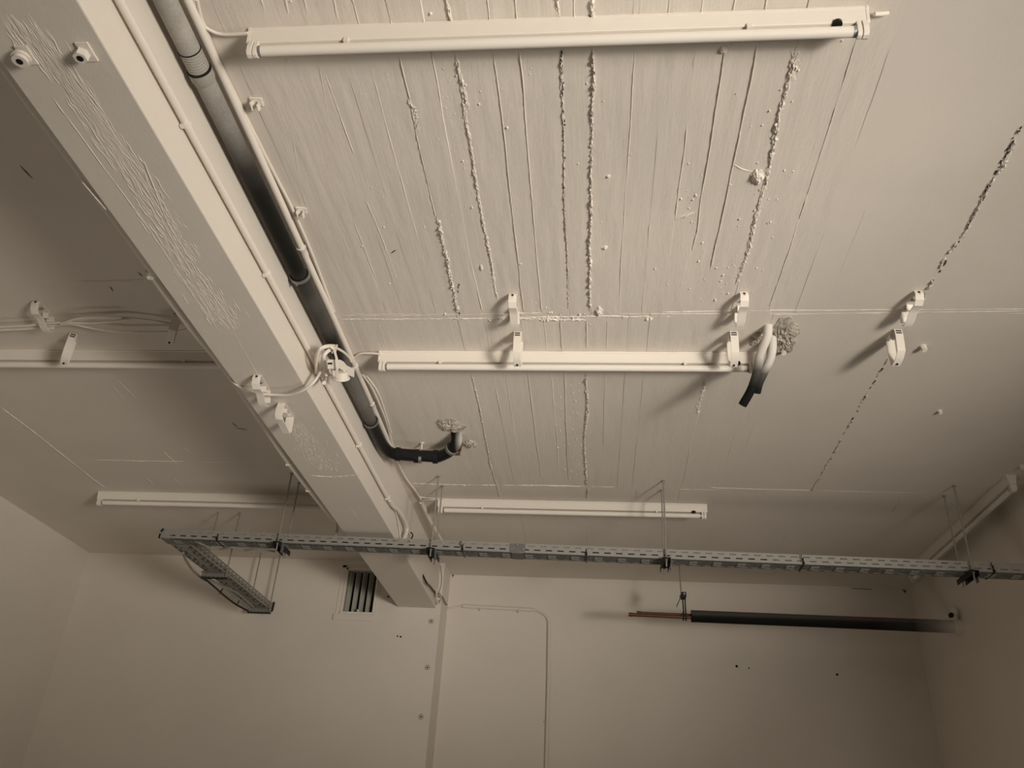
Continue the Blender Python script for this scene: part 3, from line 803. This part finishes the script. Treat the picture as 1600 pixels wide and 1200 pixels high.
# ------------------------------------------------------------------ cut pipes hanging out of the broken hole
cp = bpy.data.objects.new('cut_pipes', None)
cut_mat = overspray('cut_pipe_overspray', 'Z', 3.10, 3.42, [(0, 0.0), (.42, .01), (.56, .12), (.66, .75), (.78, 1.0), (1.0, 1.0)], speck=.15)
def cut_pipe(pts, label):
    t = thing('cut_pipe', label, 'pipe', (0,0,0), 'cut pipes hanging from the broken hole')
    P = smoothpath(pts, 6)
    obj('sleeve', MB().tube(P, .0165, 18, caps=False), cut_mat, t)
    d = (P[-1]-P[-2]).normalized()
    obj('cut_end', MB().tube([P[-1]-d*.004, P[-1]-d*.001], .0162, 18), 'black', t)
cut_pipe([onz(1200,503,3.44), onz(1199,525,3.38), onz(1188,553,3.33), onz(1183,580,3.285), onz(1174,608,3.235), onz(1160,633,3.19)], 'longer cut pipe with a black end, in front, hanging from the broken hole')
cut_pipe([onz(1204,512,3.44)+Vector((0.006,.02,0)), onz(1207,540,3.38), onz(1203,562,3.335), onz(1192,585,3.285), onz(1186,598,3.26), onz(1182,613,3.235)], 'shorter cut pipe with a black end, behind the longer one')
bpy.data.objects.remove(cp)

# ------------------------------------------------------------------ cables left of the beam
lc = [[(0,514),(40,512),(80,507),(100,503),(120,500),(160,497),(200,497),(245,502),(275,508)],
      [(0,516),(40,514),(80,509),(110,506),(140,512),(180,518),(230,519),(275,518),(300,511)],
      [(0,511),(40,509),(80,505),(105,504),(140,505),(180,502),(200,499)],
      [(95,506),(120,498),(150,496),(190,496)]]
names = ['upper cable of the bundle clipped left of the beam', 'lower slack cable of the bundle left of the beam, dipping to the right', 'middle cable of the bundle left of the beam', 'short cable lying on top of the bundle left of the beam']
for i, (l, nm) in enumerate(zip(lc, names)):
    z = H - .03 - .006*i
    pts = [onz(px, py, z) for px, py in l]
    if l[0][0] == 0: pts = [pts[0] + (pts[0]-pts[1])*12] + pts
    conduit('cable', pts, .0048, 'white', 'thin white ' + nm, 'cable')
# cable looping under the beam to the cluster on the pipe
lp = [onz(358,583,3.13), onz(364,596,3.11), onz(383,609,3.085), onz(405,615,3.072), onz(430,617,3.07), onz(453,617,3.065), onz(475,609,3.07), onz(492,595,3.10), onx(502,577,-1.02), onx(504,560,-1.00), onx(512,548,-.98)]
conduit('cable', lp, .0055, 'white', 'white cable looping under the beam through a clip and up to the drain pipe', 'cable')
lp2 = [onz(500,594,3.12)+Vector((.01,.02,0)), onx(508,590,-1.03), onx(507,570,-1.00), onx(506,556,-.985), onx(515,547,-.97), onx(523,548,-.965)]
conduit('cable', lp2, .0075, 'white', 'thick white cable bent over the drain pipe in the tangle of clips', 'cable')
conduit('cable', [onx(494,583,-1.045), onx(494,570,-1.02), onx(498,550,-.995), onx(505,542,-.98), onx(522,543,-.97), onx(535,549,-.965), onx(545,558,-.965), onx(549,565,-.965)], .005, 'white', 'white cable arching across the drain pipe towards the middle batten', 'cable')
conduit('cable', [onz(549,565,3.40), onz(553,560,3.405), onz(560,554,3.41), onz(570,552,3.41), onz(595,553,3.405)], .0042, 'white', 'white cable entering the left end of the middle batten', 'cable')
def ribbon(pts, wv, th):
    """a flat strip along points; wv is its half width"""
    P = [Vector(p) for p in pts]; wv = Vector(wv); mb = MB(); n = len(P)
    for i, p in enumerate(P):
        t = (P[min(i+1, n-1)] - P[max(i-1, 0)]).normalized(); nn = t.cross(wv).normalized()*th
        mb.v += [tuple(p-wv-nn), tuple(p+wv-nn), tuple(p+wv+nn), tuple(p-wv+nn)]
    for i in range(n-1):
        a, b = 4*i, 4*i+4
        mb.f += [(a+k, a+(k+1)%4, b+(k+1)%4, b+k) for k in range(4)]
    mb.f += [(3,2,1,0), (4*n-4, 4*n-3, 4*n-2, 4*n-1)]
    return mb
XT = -.962
tc_ = thing('cable_clip', 'bright open clip slanting across the drain pipe in the tangle of cables', 'cable clip', onx(532,572,XT), 'plastic cable clips')
obj('front_strap', ribbon([onx(513,569,XT), onx(522,569,XT), onx(531,569,XT), onx(536,572,XT), onx(541,578,XT), onx(553,583,XT)], (0,.006,-.016), .002), 'clip', tc_, bevel=.0006)
obj('back_strap', ribbon([onx(513,569,XT), onx(514,577,XT-.01), onx(518,582,XT-.02), onx(524,585,XT-.02)], (0,.012,-.006), .002), 'clip', tc_, smooth=False)
obj('slot', ribbon([onx(513,568,XT+.002), onx(519,568,XT+.002)], (0,.001,-.0035), .001), 'rubber', tc_, smooth=False, label='dark locking slot')
tb = thing('junction_ring', 'white round junction ring and strap under the drain pipe in the tangle of clips', 'junction box', onx(533,590,-.975))
jc = onx(533,591,-.975); jax = UP*.94 - ray(533,590).normalized()*.34
obj('rim', ring(jc, jax, .030, .0045, 24, 8), 'white', tb)
obj('cup', lathe(jc, jax, [(0,.0285),(.028,.026),(.030,.004)], 24), 'white', tb)
obj('strap', ribbon([onx(522,546,XT+.012), onx(526,560,XT+.016), onx(527,575,XT+.016), onx(525,589,XT+.004)], (0,.010,.004), .002), 'clip', tb, smooth=False)
obj('bracket', ribbon([onx(509,585,-1.0), onx(522,587,-1.0)], (0,.003,-.006), .002), 'clip', tb, smooth=False)
wb = [onx(497,581,-1.06), onx(494,566,-1.04), onx(497,552,-1.01), onx(503,544,-.985), onx(512,541,-.97), onx(522,541,-.968)]
conduit('cable', wb, .0075, 'white', 'white cable end strapped over the drain pipe at the top of the tangle', 'cable')
mbk = MB()
mbk.tube(smoothpath([onx(517,541,XT), onx(520,545,XT+.006), onx(524,543,XT+.006), onx(526,540,XT)], 4), .005, 8).tube([onx(521,542,XT+.004), onx(519,552,XT+.004)], .003, 8)
tag(obj('cable_knot', mbk, 'white', origin=onx(521,543,XT)), 'painted knot of tape where the cables cross the drain pipe', 'tape')

# cables along the corner behind the tangle
conduit('cable', [onz(567,586,3.405), onz(580,604,3.405), onz(593,632,3.405), onz(604,660,3.41), onz(612,690,3.41), onz(622,722,3.41), onz(635,748,3.41), onz(652,771,3.41), onz(668,800,3.405), onz(677,822,3.40), onz(688,843,3.39)], .0055, 'white', 'white cable down the ceiling corner from the tangle to the tray', 'cable')
conduit('cable', [onz(573,588,3.405), onz(590,612,3.405), onz(602,645,3.41), onz(611,676,3.41)], .0045, 'white', 'second white cable bowed out beside the lower conduit coupler', 'cable')
conduit('conduit', [onz(658,785,3.40), onz(670,810,3.39), onz(692,848,3.38)], .010, 'white', 'short white conduit slanting down to the tray beside the far batten', 'conduit', smooth=False)
conduit('cable', [onz(650,770,3.41), onz(655,776,3.41), onz(668,778,3.41), onz(690,779,3.405)], .004, 'white', 'white cable entering the far batten from the ceiling corner', 'cable')
conduit('cable', [onz(658,787,3.40), onz(661,782,3.40), onz(672,781,3.395), onz(688,781,3.39)], .004, 'white', 'white cable from the short conduit to the far batten', 'cable')
conduit('cable', [onz(609,783,3.19), onx(618,800,-1.062), onx(623,820,-1.062), onx(626,845,-1.062)], .004, 'white', 'thin cable hanging down the beam side beside the conduit tail', 'cable')
hk = [onx(642,832,-1.04), onx(645,836,-1.04), onx(643,841,-1.05), onx(640,845,-1.055), onx(645,848,-1.05)]
conduit('wire_hook', hk, .004, 'black', 'black bent wire hook on the beam side above the tray', 'hook')

# ------------------------------------------------------------------ cable trays
TY0, TY1, TH, SL = 4.172, 4.272, .050, -.0146
TX0, TX1 = -2.335, XR-.002
ztray = lambda x: 3.0 + SL*(x - .0)            # underside height of the long tray along its fall
def slots_1d(L, pitch, slot, start):
    us = [0.0]; flags = []
    a = start
    while a + slot < L:
        us += [a, a+slot]; flags += [False, True]; a += pitch
    us.append(L); flags.append(False)
    return us, flags
def tray(name, label, o, u, v, L, W, mat, base_mat='zinc_dull'):
    """perforated channel: underside o + u*L x v*W with two upstands"""
    o, u, v = Vector(o), Vector(u).normalized(), Vector(v).normalized(); zz = Vector((0,0,1))
    t = thing(name, label, 'cable tray', o)
    def side(base):
        mb = MB()
        z = 0.0
        for za, zb, st in ((.0, .013, None), (.013, .019, .03), (.019, .033, None), (.033, .039, .0), (.039, TH, None)):
            if st is None: mb.slotted(base, u, zz, [0, L], [za, zb], lambda i, j: False)
            else:
                us, fl = slots_1d(L, .06, .033, .02 + st); mb.slotted(base, u, zz, us, [za, zb], lambda i, j: fl[i])
        return mb
    obj('side_rail', side(o), mat, t, smooth=False, solid=.0014)
    obj('side_rail', side(o + v*W), mat, t, smooth=False, solid=.0014)
    lip = MB()
    for b, s in ((o, 1), (o + v*W, -1)):
        lip.prism([(0,0), (.006*s,0), (.006*s,-.004), (0,-.004)], b + zz*TH, b + u*L + zz*TH, v, zz)
    obj('rolled_edge', lip, mat, t, smooth=False)
    mb = MB(); rows = [(.0,.007,None), (.007,.018,0), (.018,.025,None), (.025,.036,1), (.036,.042,None), (.042,.058,2), (.058,.064,None), (.064,.075,1), (.075,.082,None), (.082,.093,0), (.093,.1,None)]
    for a, b, k in rows:
        a, b = a*W/.1, b*W/.1
        if k is None: mb.slotted(o, u, v, [0, L], [a, b], lambda i, j: False)
        else:
            us, fl = slots_1d(L, (.06,.06,.12)[k], (.043,.043,.014)[k], (.02,.05,.075)[k]); mb.slotted(o, u, v, us, [a, b], lambda i, j: fl[i])
    obj('perforated_base', mb, base_mat, t, smooth=False, solid=.0014)
    pads = MB(); k = 0; a = .062
    while a + .04 < L:
        c = o + u*(a+.019) + v*W*.5
        if k % 2 == 0: pads.slotted(c, u, v, [-.020, -.006, .006, .020], [-W*.24, -W*.08, W*.08, W*.24], lambda i, j: i == 1 and j == 1)
        a += .06; k += 1
    pads.v = [(x, y, z - .003) for x, y, z in pads.v]
    obj('embossed_pads', pads, mat, t, smooth=False, solid=.0024)['kind'] = 'stuff'
    return t
u1 = Vector((1, 0, SL)).normalized()
spray1 = overspray('tray_overspray', 'X', 0.0, 4.6, [(0, .0), (.45, .02), (.74, .04), (.90, .15), (1.0, .45)], base=(.33,.318,.295), rough=.45, speck=.2)
spray1.node_tree.nodes['Principled BSDF'].inputs['Metallic'].default_value = .30
tray1 = tray('cable_tray', 'long perforated steel cable tray crossing the room in front of the far wall', (TX0, TY0, ztray(TX0)), u1, (0,1,0), TX1-TX0, TY1-TY0, spray1)
def tie(x, parent, tail=True):
    z = ztray(x); a = Vector((x, TY0-.003, z-.004)); b = Vector((x+.004, TY1+.003, z+TH*.62))
    P = [(x, a.y, a.z), (x, b.y, a.z), (x, b.y, b.z), (x, a.y, b.z)]
    mb = MB()
    for p, q in zip(P, P[1:] + P[:1]): mb.tube([p, q], .0028, 6)
    mb.box((x-.005, a.y-.006, z+.0), (x+.005, a.y, z+.010))
    if tail: mb.tube([(x, a.y-.003, z+.01), (x-.012, a.y-.012, z+.030), (x-.008, a.y-.010, z+.045)], .0022, 6)
    obj('cable_tie', mb, 'black', parent)
for px, py, tl in ((338,848,False), (722,866,True), (916,872,False), (1256,886,True), (1553,893,True)):
    tie(ony(px, py, TY0).x, tray1, tl)
# joint plate where two lengths meet
jx = ony(808, 868, TY0).x
obj('joint_plate', MB().box((jx-.04, TY0-.003, ztray(jx)+.002), (jx+.04, TY0-.0008, ztray(jx)+TH-.003)).box((jx-.03, TY0, ztray(jx)-.004), (jx+.03, TY1, ztray(jx)-.001)), 'zinc_dull', tray1, smooth=False, bevel=.0008)
for a, b in ((-.03,.014), (.0,.036), (.03,.014)):
    obj('joint_bolt', MB().tube([(jx+a, TY0-.003, ztray(jx)+b), (jx+a, TY0-.008, ztray(jx)+b)], .006, 10), 'zinc', tray1)
# tray running back to the far wall
zt2 = 3.036; X20, X21, Y2A, Y2B = -2.328, -2.212, 4.285, 5.645
tray2 = tray('cable_tray', 'short perforated steel cable tray running back from the long tray to the wall', (X21, Y2A, zt2), (0,1,0), (-1,0,0), Y2B-Y2A, X21-X20, 'zinc_warm', 'zinc_warm')
obj('end_edging', MB().tube([(X20-.008, Y2B, zt2-.006), (X21-.01, Y2B, zt2-.006), (X21+.004, Y2B, zt2+.0), (X21+.008, Y2B, zt2+TH+.012)], .006, 8), 'rubber', tray2, label='black rubber edging at the tray end')
obj('end_edging', MB().tube([(TX0-.004, TY0-.004, ztray(TX0)-.004), (TX0-.004, TY0-.004, ztray(TX0)+.022)], .0045, 8).tube([(TX0-.003, TY0-.004, ztray(TX0)+.032), (TX0+.008, TY0-.006, ztray(TX0)+.050)], .005, 8), 'rubber', tray1, label='black edging at the tray corner')

# cables lying in the trays
def laid(pts, r, label):
    P = smoothpath(pts, 6); tag(obj('cable', MB().tube(P, r, 10), 'black', origin=P[0]), label, 'cable', 'cables lying in the trays')
for k, (y, dz, r) in enumerate(((TY0+.022, .011, .009), (TY0+.050, .012, .010), (TY0+.078, .011, .009), (TY0+.036, .029, .009), (TY0+.064, .030, .009))):
    pts = []
    for q in np.linspace(TX0+.05, (1.60, 1.2, 1.45, .9, -.95)[k], 24): pts.append((q, y + random.uniform(-.004, .004), ztray(q) + dz + random.uniform(0, .002)))
    laid(pts, r, 'black cable lying in the long tray, ' + ('front row', 'middle row', 'back row', 'upper front', 'upper back')[k])
for k, (x, dz) in enumerate(((X20+.022, .011), (X20+.046, .012), (X20+.070, .011), (X20+.094, .012), (X20+.034, .030), (X20+.058, .031), (X20+.082, .030))):
    pts = [(x + random.uniform(-.004, .004), q, zt2 + dz + random.uniform(0, .002)) for q in np.linspace(Y2A+.02, Y2B-.03, 12)]
    laid(pts, .0105, 'black cable lying in the short tray, ' + ('lower left', 'lower middle left', 'lower middle right', 'lower right', 'upper left', 'upper middle', 'upper right')[k])

# ---- hangers: a perforated channel under the tray and two threaded rods up to the ceiling
def hanger(x, label, tail=.03):
    z = ztray(x) - .004; y0, y1 = TY0-.035, TY1+.035
    t = thing('tray_hanger', label, 'hanger', (x, (TY0+TY1)/2, z), 'threaded rod hangers of the long tray')
    W2 = .021
    prof = [(-W2,-.026), (-W2,0), (W2,0), (W2,-.026), (W2-.0025,-.026), (W2-.0025,-.0025), (-W2+.0025,-.0025), (-W2+.0025,-.026)]
    obj('channel', MB().prism(prof, (x,y0,z), (x,y1,z), (1,0,0), (0,0,1)), 'steel_dark', t, smooth=False)
    for y in (TY0-.017, TY1+.017):
        obj('threaded_rod', MB().tube([(x, y, z-tail-.012), (x, y, H-.001)], .0042, 10), 'rod', t)
        obj('nut', MB().tube([(x,y,z-.003), (x,y,z-.011)], .0085, 6).tube([(x,y,z), (x,y,z+.008)], .0085, 6), 'zinc_dull', t)
        obj('ceiling_anchor', MB().tube([(x,y,H+.002), (x,y,H-.008)], .0085, 10), 'rod', t)
    obj('side_plate', MB().box((x+W2, TY0-.01, z-.05), (x+W2+.003, TY0+.022, z+.004)), 'zinc_dull', t, smooth=False)
    return t
hanger(-1.668, 'rod hanger of the long tray left of the beam')
hanger(-.842, 'rod hanger of the long tray just right of the beam, by the far batten end')
hanger(.366, 'rod hanger of the long tray in the open middle, above the copper pipes')
hanger(1.838, 'rod hanger of the long tray near the right wall, below the lengthwise batten')
def hanger2(y, label):
    z = zt2 - .002; xa, xb = X20-.022, X21+.026
    t = thing('tray_hanger', label, 'hanger', ((xa+xb)/2, y, z), 'threaded rod hangers of the short tray')
    prof = [(0,0), (.030,0), (.030,-.030), (0,-.030), (0,-.0275), (.0275,-.0275), (.0275,-.0025), (0,-.0025)]
    obj('channel', MB().prism(prof, (xa,y-.02,z), (xb,y-.02,z), (0,1,0), (0,0,1)), 'zinc_warm', t, smooth=False)
    mb = MB()
    for k in range(5): mb.tube([(xa+.03+k*.026, y-.005, z-.0302), (xa+.03+k*.026, y-.005, z-.0312)], .0055, 10)
    obj('channel_holes', mb, 'rubber', t, label='row of dark punched holes')
    for x in (xa+.012, xb-.010):
        obj('threaded_rod', MB().tube([(x, y, z-.04), (x, y, H-.001)], .0042, 10), 'rod', t)
        obj('nut', MB().tube([(x,y,z-.031), (x,y,z-.040)], .0085, 6), 'steel_dark', t)
    obj('end_strip', MB().box((xa, y+.011, z-.036), (xb, y+.016, z-.029)), 'rubber', t, smooth=False)
    return t
hanger2(4.775, 'rod hanger under the middle of the short tray')
hanger2(5.56, 'rod hanger under the wall end of the short tray')

# cables slung under the left edge of the short tray
def slung(k, label, pxs, z, r, mat):
    conduit('cable', [onz(px, py, z) for px, py in pxs], r, mat, label, 'cable')
slung(0, 'pale cable sagging out from the corner of the trays', [(286,864),(292,878),(304,894),(318,905),(326,908)], 3.02, .007, 'cable_grey')
slung(1, 'dark cable slung under the left edge of the short tray, outermost', [(322,906),(336,918),(352,932),(368,944),(388,955)], 2.99, .006, 'black')
slung(2, 'grey cable slung under the short tray between the dark one and the base', [(322,905),(340,912),(360,926),(376,938),(390,950)], 3.0, .007, 'cable_grey')
slung(3, 'second grey cable slung close to the short tray base', [(326,905),(345,914),(366,924),(380,934),(396,948)], 3.01, .007, 'cable_grey')
slung(4, 'grey cable lying along the base of the long tray near its left end', [(310,848),(330,856),(345,858),(362,855),(380,860),(400,858),(430,862)], 3.018, .005, 'cable_grey')
for (pa, pb, lab) in (((350,917),(343,928),'black cable tie round the slung cables, nearer the middle hanger'), ((378,931),(371,944),'black cable tie round the slung cables, nearer the wall')):
    a, b = onz(*pa, 3.025), onz(*pb, 2.985); mid = (a+b)/2
    o = obj('cable_tie', MB().tube(smoothpath([a, a*.6+b*.4+Vector((.0,-.012,-.012)), b, mid+Vector((0,.01,.012)), a], 5), .003, 6), 'black', origin=mid)
    tag(o, lab, 'cable tie', 'cable ties on the slung cables')

# ------------------------------------------------------------------ insulated copper pipes in front of the far wall
IY, IZ = 5.25, 2.992
xi0, xi1 = ony(1080,963,IY).x, XR-.03
ip = thing('insulated_pipe', 'black foam-wrapped pipe with bare copper ends hanging before the far wall', 'pipe', (xi0, IY, IZ))
foam_mat = overspray('foam_overspray_lit_top', 'X', 0.0, xi1-xi0, [(0, .006), (.70, .012), (.84, .05), (.92, .35), (.98, .85), (1.0, 1.0)], speck=.1, rough=.6)
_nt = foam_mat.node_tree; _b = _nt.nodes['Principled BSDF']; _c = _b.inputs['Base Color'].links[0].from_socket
_nt.links.new(mix_col(_nt, ramp(_nt, along(_nt, 'Z', -.008, .010), [(0, 0.0), (1, .10)]), _c, (.62, .57, .50)), _b.inputs['Base Color'])   # lit upper half put into the colour as a paler tone
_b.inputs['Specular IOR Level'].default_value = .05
dz = -.008
A0, A1 = Vector((xi0, IY, IZ+.002)), Vector((xi1, IY, IZ+dz))
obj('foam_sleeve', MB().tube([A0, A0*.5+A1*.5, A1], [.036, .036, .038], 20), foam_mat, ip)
xa, xb = ony(983,960,IY).x, ony(996,957,IY).x
za, zb_ = ony(983,961,IY).z, ony(996,957,IY).z
obj('copper_pipe', MB().tube([(xa, IY-.012, za), (xi0+.03, IY-.012, IZ-.010)], .0105, 14), 'copper', ip, label='longer bare copper pipe end')
obj('copper_pipe', MB().tube([(xb, IY+.014, zb_), (xi0+.03, IY+.014, IZ+.010)], .0095, 14), 'copper', ip, label='shorter bare copper pipe end')
for x, y, z in ((xa, IY-.012, za), (xb, IY+.014, zb_)):
    obj('pipe_cap', MB().tube([(x-.004, y, z), (x+.022, y, z)], .0122, 14), 'copper', ip)
hx = ony(1069,962,IY).x
obj('pipe_clamp', ring((hx-.006, IY, IZ), (1,0,0), .024, .004, 18, 6), 'steel_dark', ip)
obj('pipe_clamp', ring((hx+.010, IY, IZ-.002), (1,0,0), .024, .004, 18, 6), 'steel_dark', ip)
ph = thing('pipe_hanger', 'thin rod with a small angled steel bracket holding up the copper pipes', 'hanger', (hx, IY, IZ+.03))
zt = ony(1067,933,IY).z
obj('hanger_rod', MB().tube([(hx-.012, IY, zt+.02), (hx-.02, IY, H)], .0042, 8), 'rod', ph)
obj('drop_rod', MB().tube([(hx-.005, IY, zt), (hx-.002, IY, IZ+.02)], .004, 8).tube([(hx+.010, IY, zt), (hx+.010, IY, IZ+.02)], .004, 8), 'steel_dark', ph)
obj('bracket', MB().box((hx-.016, IY-.055, zt-.012), (hx+.014, IY+.02, zt+.018)), 'steel_dark', ph, smooth=False, bevel=.002)
obj('bracket_flap', MB().add([(hx-.018,IY-.02,zt+.01),(hx-.018,IY+.03,zt-.01),(hx-.040,IY+.03,zt-.060),(hx-.040,IY-.01,zt-.045),(hx-.021,IY-.02,zt+.01),(hx-.021,IY+.03,zt-.01),(hx-.043,IY+.03,zt-.060),(hx-.043,IY-.01,zt-.045)], [(0,1,2,3),(4,7,6,5),(0,4,5,1),(1,5,6,2),(2,6,7,3),(3,7,4,0)]), 'zinc', ph, smooth=False)
obj('bracket_bolt', MB().tube([(hx+.0, IY-.055, zt+.004), (hx+.0, IY-.064, zt+.004)], .007, 6), 'zinc', ph)
pe = thing('pipe_elbow', 'white painted elbow where the insulated pipe meets the right wall', 'pipe', (XR-.03, IY, IZ))
obj('collar', MB().tube([(XR-.045, IY, IZ+dz), (XR+.001, IY, IZ+dz)], .043, 20), 'white', pe)
obj('elbow_arm', MB().tube(smoothpath([(XR-.03, IY, IZ+.02), (XR-.035, IY-.01, IZ+.06), (XR-.02, IY-.02, IZ+.085)], 5), .024, 16), 'white', pe)
obj('elbow_mouth', MB().tube([(XR-.055, IY-.03, IZ+.055), (XR-.065, IY-.045, IZ+.045)], .014, 14), 'rubber', pe, label='dark open mouth of the elbow')

# ------------------------------------------------------------------ vent in the far wall
ve = thing('vent_grille', 'square wall vent with upright tilted slats beside the beam end', 'vent', ((VX0+VX1)/2, YL, (VZ0+VZ1)/2))
fr = MB(); FT = .012
fr.box((VX0-.012, YL-.010, VZ0-.004), (VX0+.004, YL+.03, VZ1+.012)).box((VX1-.004, YL-.010, VZ0-.004), (VX1+.012, YL+.03, VZ1+.012))
fr.box((VX0-.012, YL-.010, VZ1-.004), (VX1+.012, YL+.03, VZ1+.012)).box((VX0-.012, YL-.014, VZ0-.012), (VX1+.012, YL+.03, VZ0+.004))
obj('frame', fr, 'white', ve, smooth=False, bevel=.002)
su = MB()
su.box((VX0-.045, YL-.004, VZ0-.012), (VX0-.012, YL, VZ1+.03)).box((VX1+.012, YL-.004, VZ0-.012), (VX1+.03, YL, VZ1+.03))
su.box((VX0-.045, YL-.004, VZ1+.012), (VX1+.03, YL, VZ1+.03))
obj('plaster_surround', su, 'wall', ve, smooth=False, bevel=.002)
obj('sill', MB().box((VX0-.055, YL-.012, VZ0-.055), (VX1+.012, YL, VZ0-.012)), 'wall', ve, smooth=False, bevel=.003)
for k in range(5):
    xc = VX0 + .012 + k*.0485
    a = Vector((xc, YL+.012, 0)); d = Vector((.020, .050, 0))
    s = Vector((d.y, -d.x, 0)).normalized()*.0015
    vs = [a-s, a+d-s, a+d+s, a+s]
    obj('slat', MB().add([(p.x, p.y, VZ0) for p in vs] + [(p.x, p.y, VZ1) for p in vs], [(3,2,1,0),(4,5,6,7),(0,1,5,4),(1,2,6,5),(2,3,7,6),(3,0,4,7)]), 'vane', ve, smooth=False)
obj('duct', MB().box((VX0, YL+.16, VZ0), (VX1, YL+.17, VZ1)), 'dark', ve, smooth=False)
obj('duct_lining', MB().box((VX0, YL+.07, VZ0), (VX0+.002, YL+.16, VZ1)).box((VX1-.002, YL+.07, VZ0), (VX1, YL+.16, VZ1)).box((VX0, YL+.07, VZ1-.002), (VX1, YL+.16, VZ1)).box((VX0, YL+.07, VZ0), (VX1, YL+.16, VZ0+.002)), 'dark', ve, smooth=False)
kp = ony(559,954,YL-.005)
obj('knob', MB().tube([kp+Vector((0,.02,0)), kp+Vector((0,.0,0)), kp+Vector((0,-.008,0))], [.009,.010,.005], 12), 'white', ve, label='small white knob')

# ------------------------------------------------------------------ surface conduit on the far wall
wy = YR-.010
wt = thing('wall_conduit', 'painted conduit crossing the far wall, turning down at a rounded corner', 'conduit', ony(832,953,wy))
obj('feed_cable', MB().tube(smoothpath([ony(700,950,wy+.006), ony(710,949,wy+.006), ony(724,946,wy+.004)], 4), .0055, 10), 'wall', wt)
obj('conduit_run', MB().tube([ony(723,947,wy), ony(833,953,wy)], .0125, 14), 'wall', wt)
obj('corner_cable', MB().tube(smoothpath([ony(832,953,wy), ony(843,956,wy), ony(852,962,wy), ony(856,969,wy), ony(857,978,wy)], 5), .0065, 10), 'wall', wt)
obj('conduit_run', MB().tube([ony(858,974,wy), ony(857,1060,wy), ony(853.5,1200,wy), ony(848,1450,wy)], .0125, 14), 'wall', wt)
for p in (ony(750,951,wy), ony(810,954,wy), ony(853,1128,wy)):
    obj('saddle', ring(p, (1,0,0) if p.z > 3 else (0,0,1), .0135, .003, 14, 6), 'wall', wt)

# loose ring clip and dark cable at the end of the beam
ck = [onx(664,906,-1.055), onx(672,916,-1.055), onx(684,931,-1.055)]
conduit('cable', [onz(648,868,3.30)+Vector((0,0,0))] + ck, .006, 'black', 'dark cable running down the beam side towards the pillar edge', 'cable')
conduit('cable', [onx(688,884,-1.03), onx(690,900,-1.035), onx(689,915,-1.04), onx(684,930,-1.05)], .003, 'cable_grey', 'thin loose wire hanging beside the dark cable at the beam end', 'cable')
rc = onx(685,936,-1.05)
rg = thing('hook_plate', 'small triangular wire hook at the beam end by the pillar edge', 'hook', rc)
tri = [onx(681,921,-1.045), onx(690,935,-1.04), onx(686,944,-1.04), onx(684,943,-1.045)]
mb = MB()
for p, q in zip(tri, tri[1:] + tri[:1]): mb.tube([p, q], .005, 8)
obj('triangle', mb, 'white', rg)
obj('eye', ring(onx(686,930,-1.035), (1,-.6,0), .013, .004, 14, 6), 'cable_grey', rg)
conduit('cable', [onx(691,932,-1.03), onx(695,940,-1.028), onx(698,945,-1.027)], .006, 'cable_grey', 'short dark cable stub leaving the triangular hook towards the corner', 'cable')

# anchor holes left in the walls
def hole(px, py, y, r, label, cat='anchor hole', group='plugged anchor holes'):
    p = ony(px, py, y); t = thing('anchor_hole', label, cat, p, group)
    obj('plug', MB().tube([p+Vector((0,.002,0)), p+Vector((0,-.004,0))], r, 12), 'wall', t)
    obj('bore', MB().tube([p+Vector((0,-.0038,0)), p+Vector((0,-.0048,0))], r*.42, 10), 'rubber', t)
    obj('rim', ring(p+Vector((0,-.004,0)), (0,1,0), r, .0022, 16, 6), 'cable_grey', t)
hole(674, 971, YL, .014, 'plugged anchor hole on the pillar, uppermost of three')
hole(668, 1043, YL, .014, 'plugged anchor hole on the pillar, second of three down')
hole(658, 1120, YL, .014, 'plugged anchor hole on the pillar, lowest of three')
def dot(px, py, y, r, label, n):
    p = ony(px, py, y)
    o = obj('drill_hole', MB().tube([p+Vector((0,.002,0)), p+Vector((0,-.0012,0))], r, 10), 'rubber', origin=p); tag(o, label, 'drill hole', n)
dot(621, 994, YL, .0055, 'left dark drill hole of the pair under the vent', 'drill holes under the vent')
dot(626, 995, YL, .0065, 'right dark drill hole of the pair under the vent', 'drill holes under the vent')
dot(1151, 1041, YR, .009, 'dark drill hole on the far wall under the insulated pipe, larger of a pair', 'drill holes on the far wall')
dot(1170, 1044, YR, .005, 'tiny drill hole right of the larger one under the insulated pipe', 'drill holes on the far wall')
dot(1308, 1054, YR, .008, 'lone dark drill hole on the far wall towards the right', 'drill holes on the far wall')

# dark gaps where the coat of paint stops short in the corners, and chips
def chip(name, pts, parent, push):
    P = [Vector(p) + Vector(push)*.0012 for p in pts]; Q = [Vector(p) - Vector(push)*.002 for p in pts]; n = len(P)
    obj(name, MB().add(P + Q, [tuple(range(n)), tuple(range(n, 2*n))[::-1]] + [(i, (i+1) % n, n+(i+1) % n, n+i) for i in range(n)]), 'gap_brown', parent=parent, smooth=False)
fw = lambda *q: [ony(x, y, YR) for x, y in q]
chip('corner_gap', fw((706,897),(711,897),(709,899),(707,903)), wall_far, (0,-1,0))
chip('corner_gap', fw((1409,921),(1416,922),(1415,928),(1413,925)), wall_far, (0,-1,0))
chip('paint_chip', fw((1331,919),(1362,920.5),(1362,921.5),(1331,920)), wall_far, (0,-1,0))
fl = lambda *q: [ony(x, y, YL) for x, y in q]
for q in (((108,957),(109,958),(106,966),(105,965)), ((104,971),(105,972),(103,975),(102,974)), ((538,870),(543,872),(541,874),(537,873)), ((605,931),(609,932),(608,934),(604,933))):
    chip('paint_chip', fl(*q), wall_far_left, (0,-1,0))
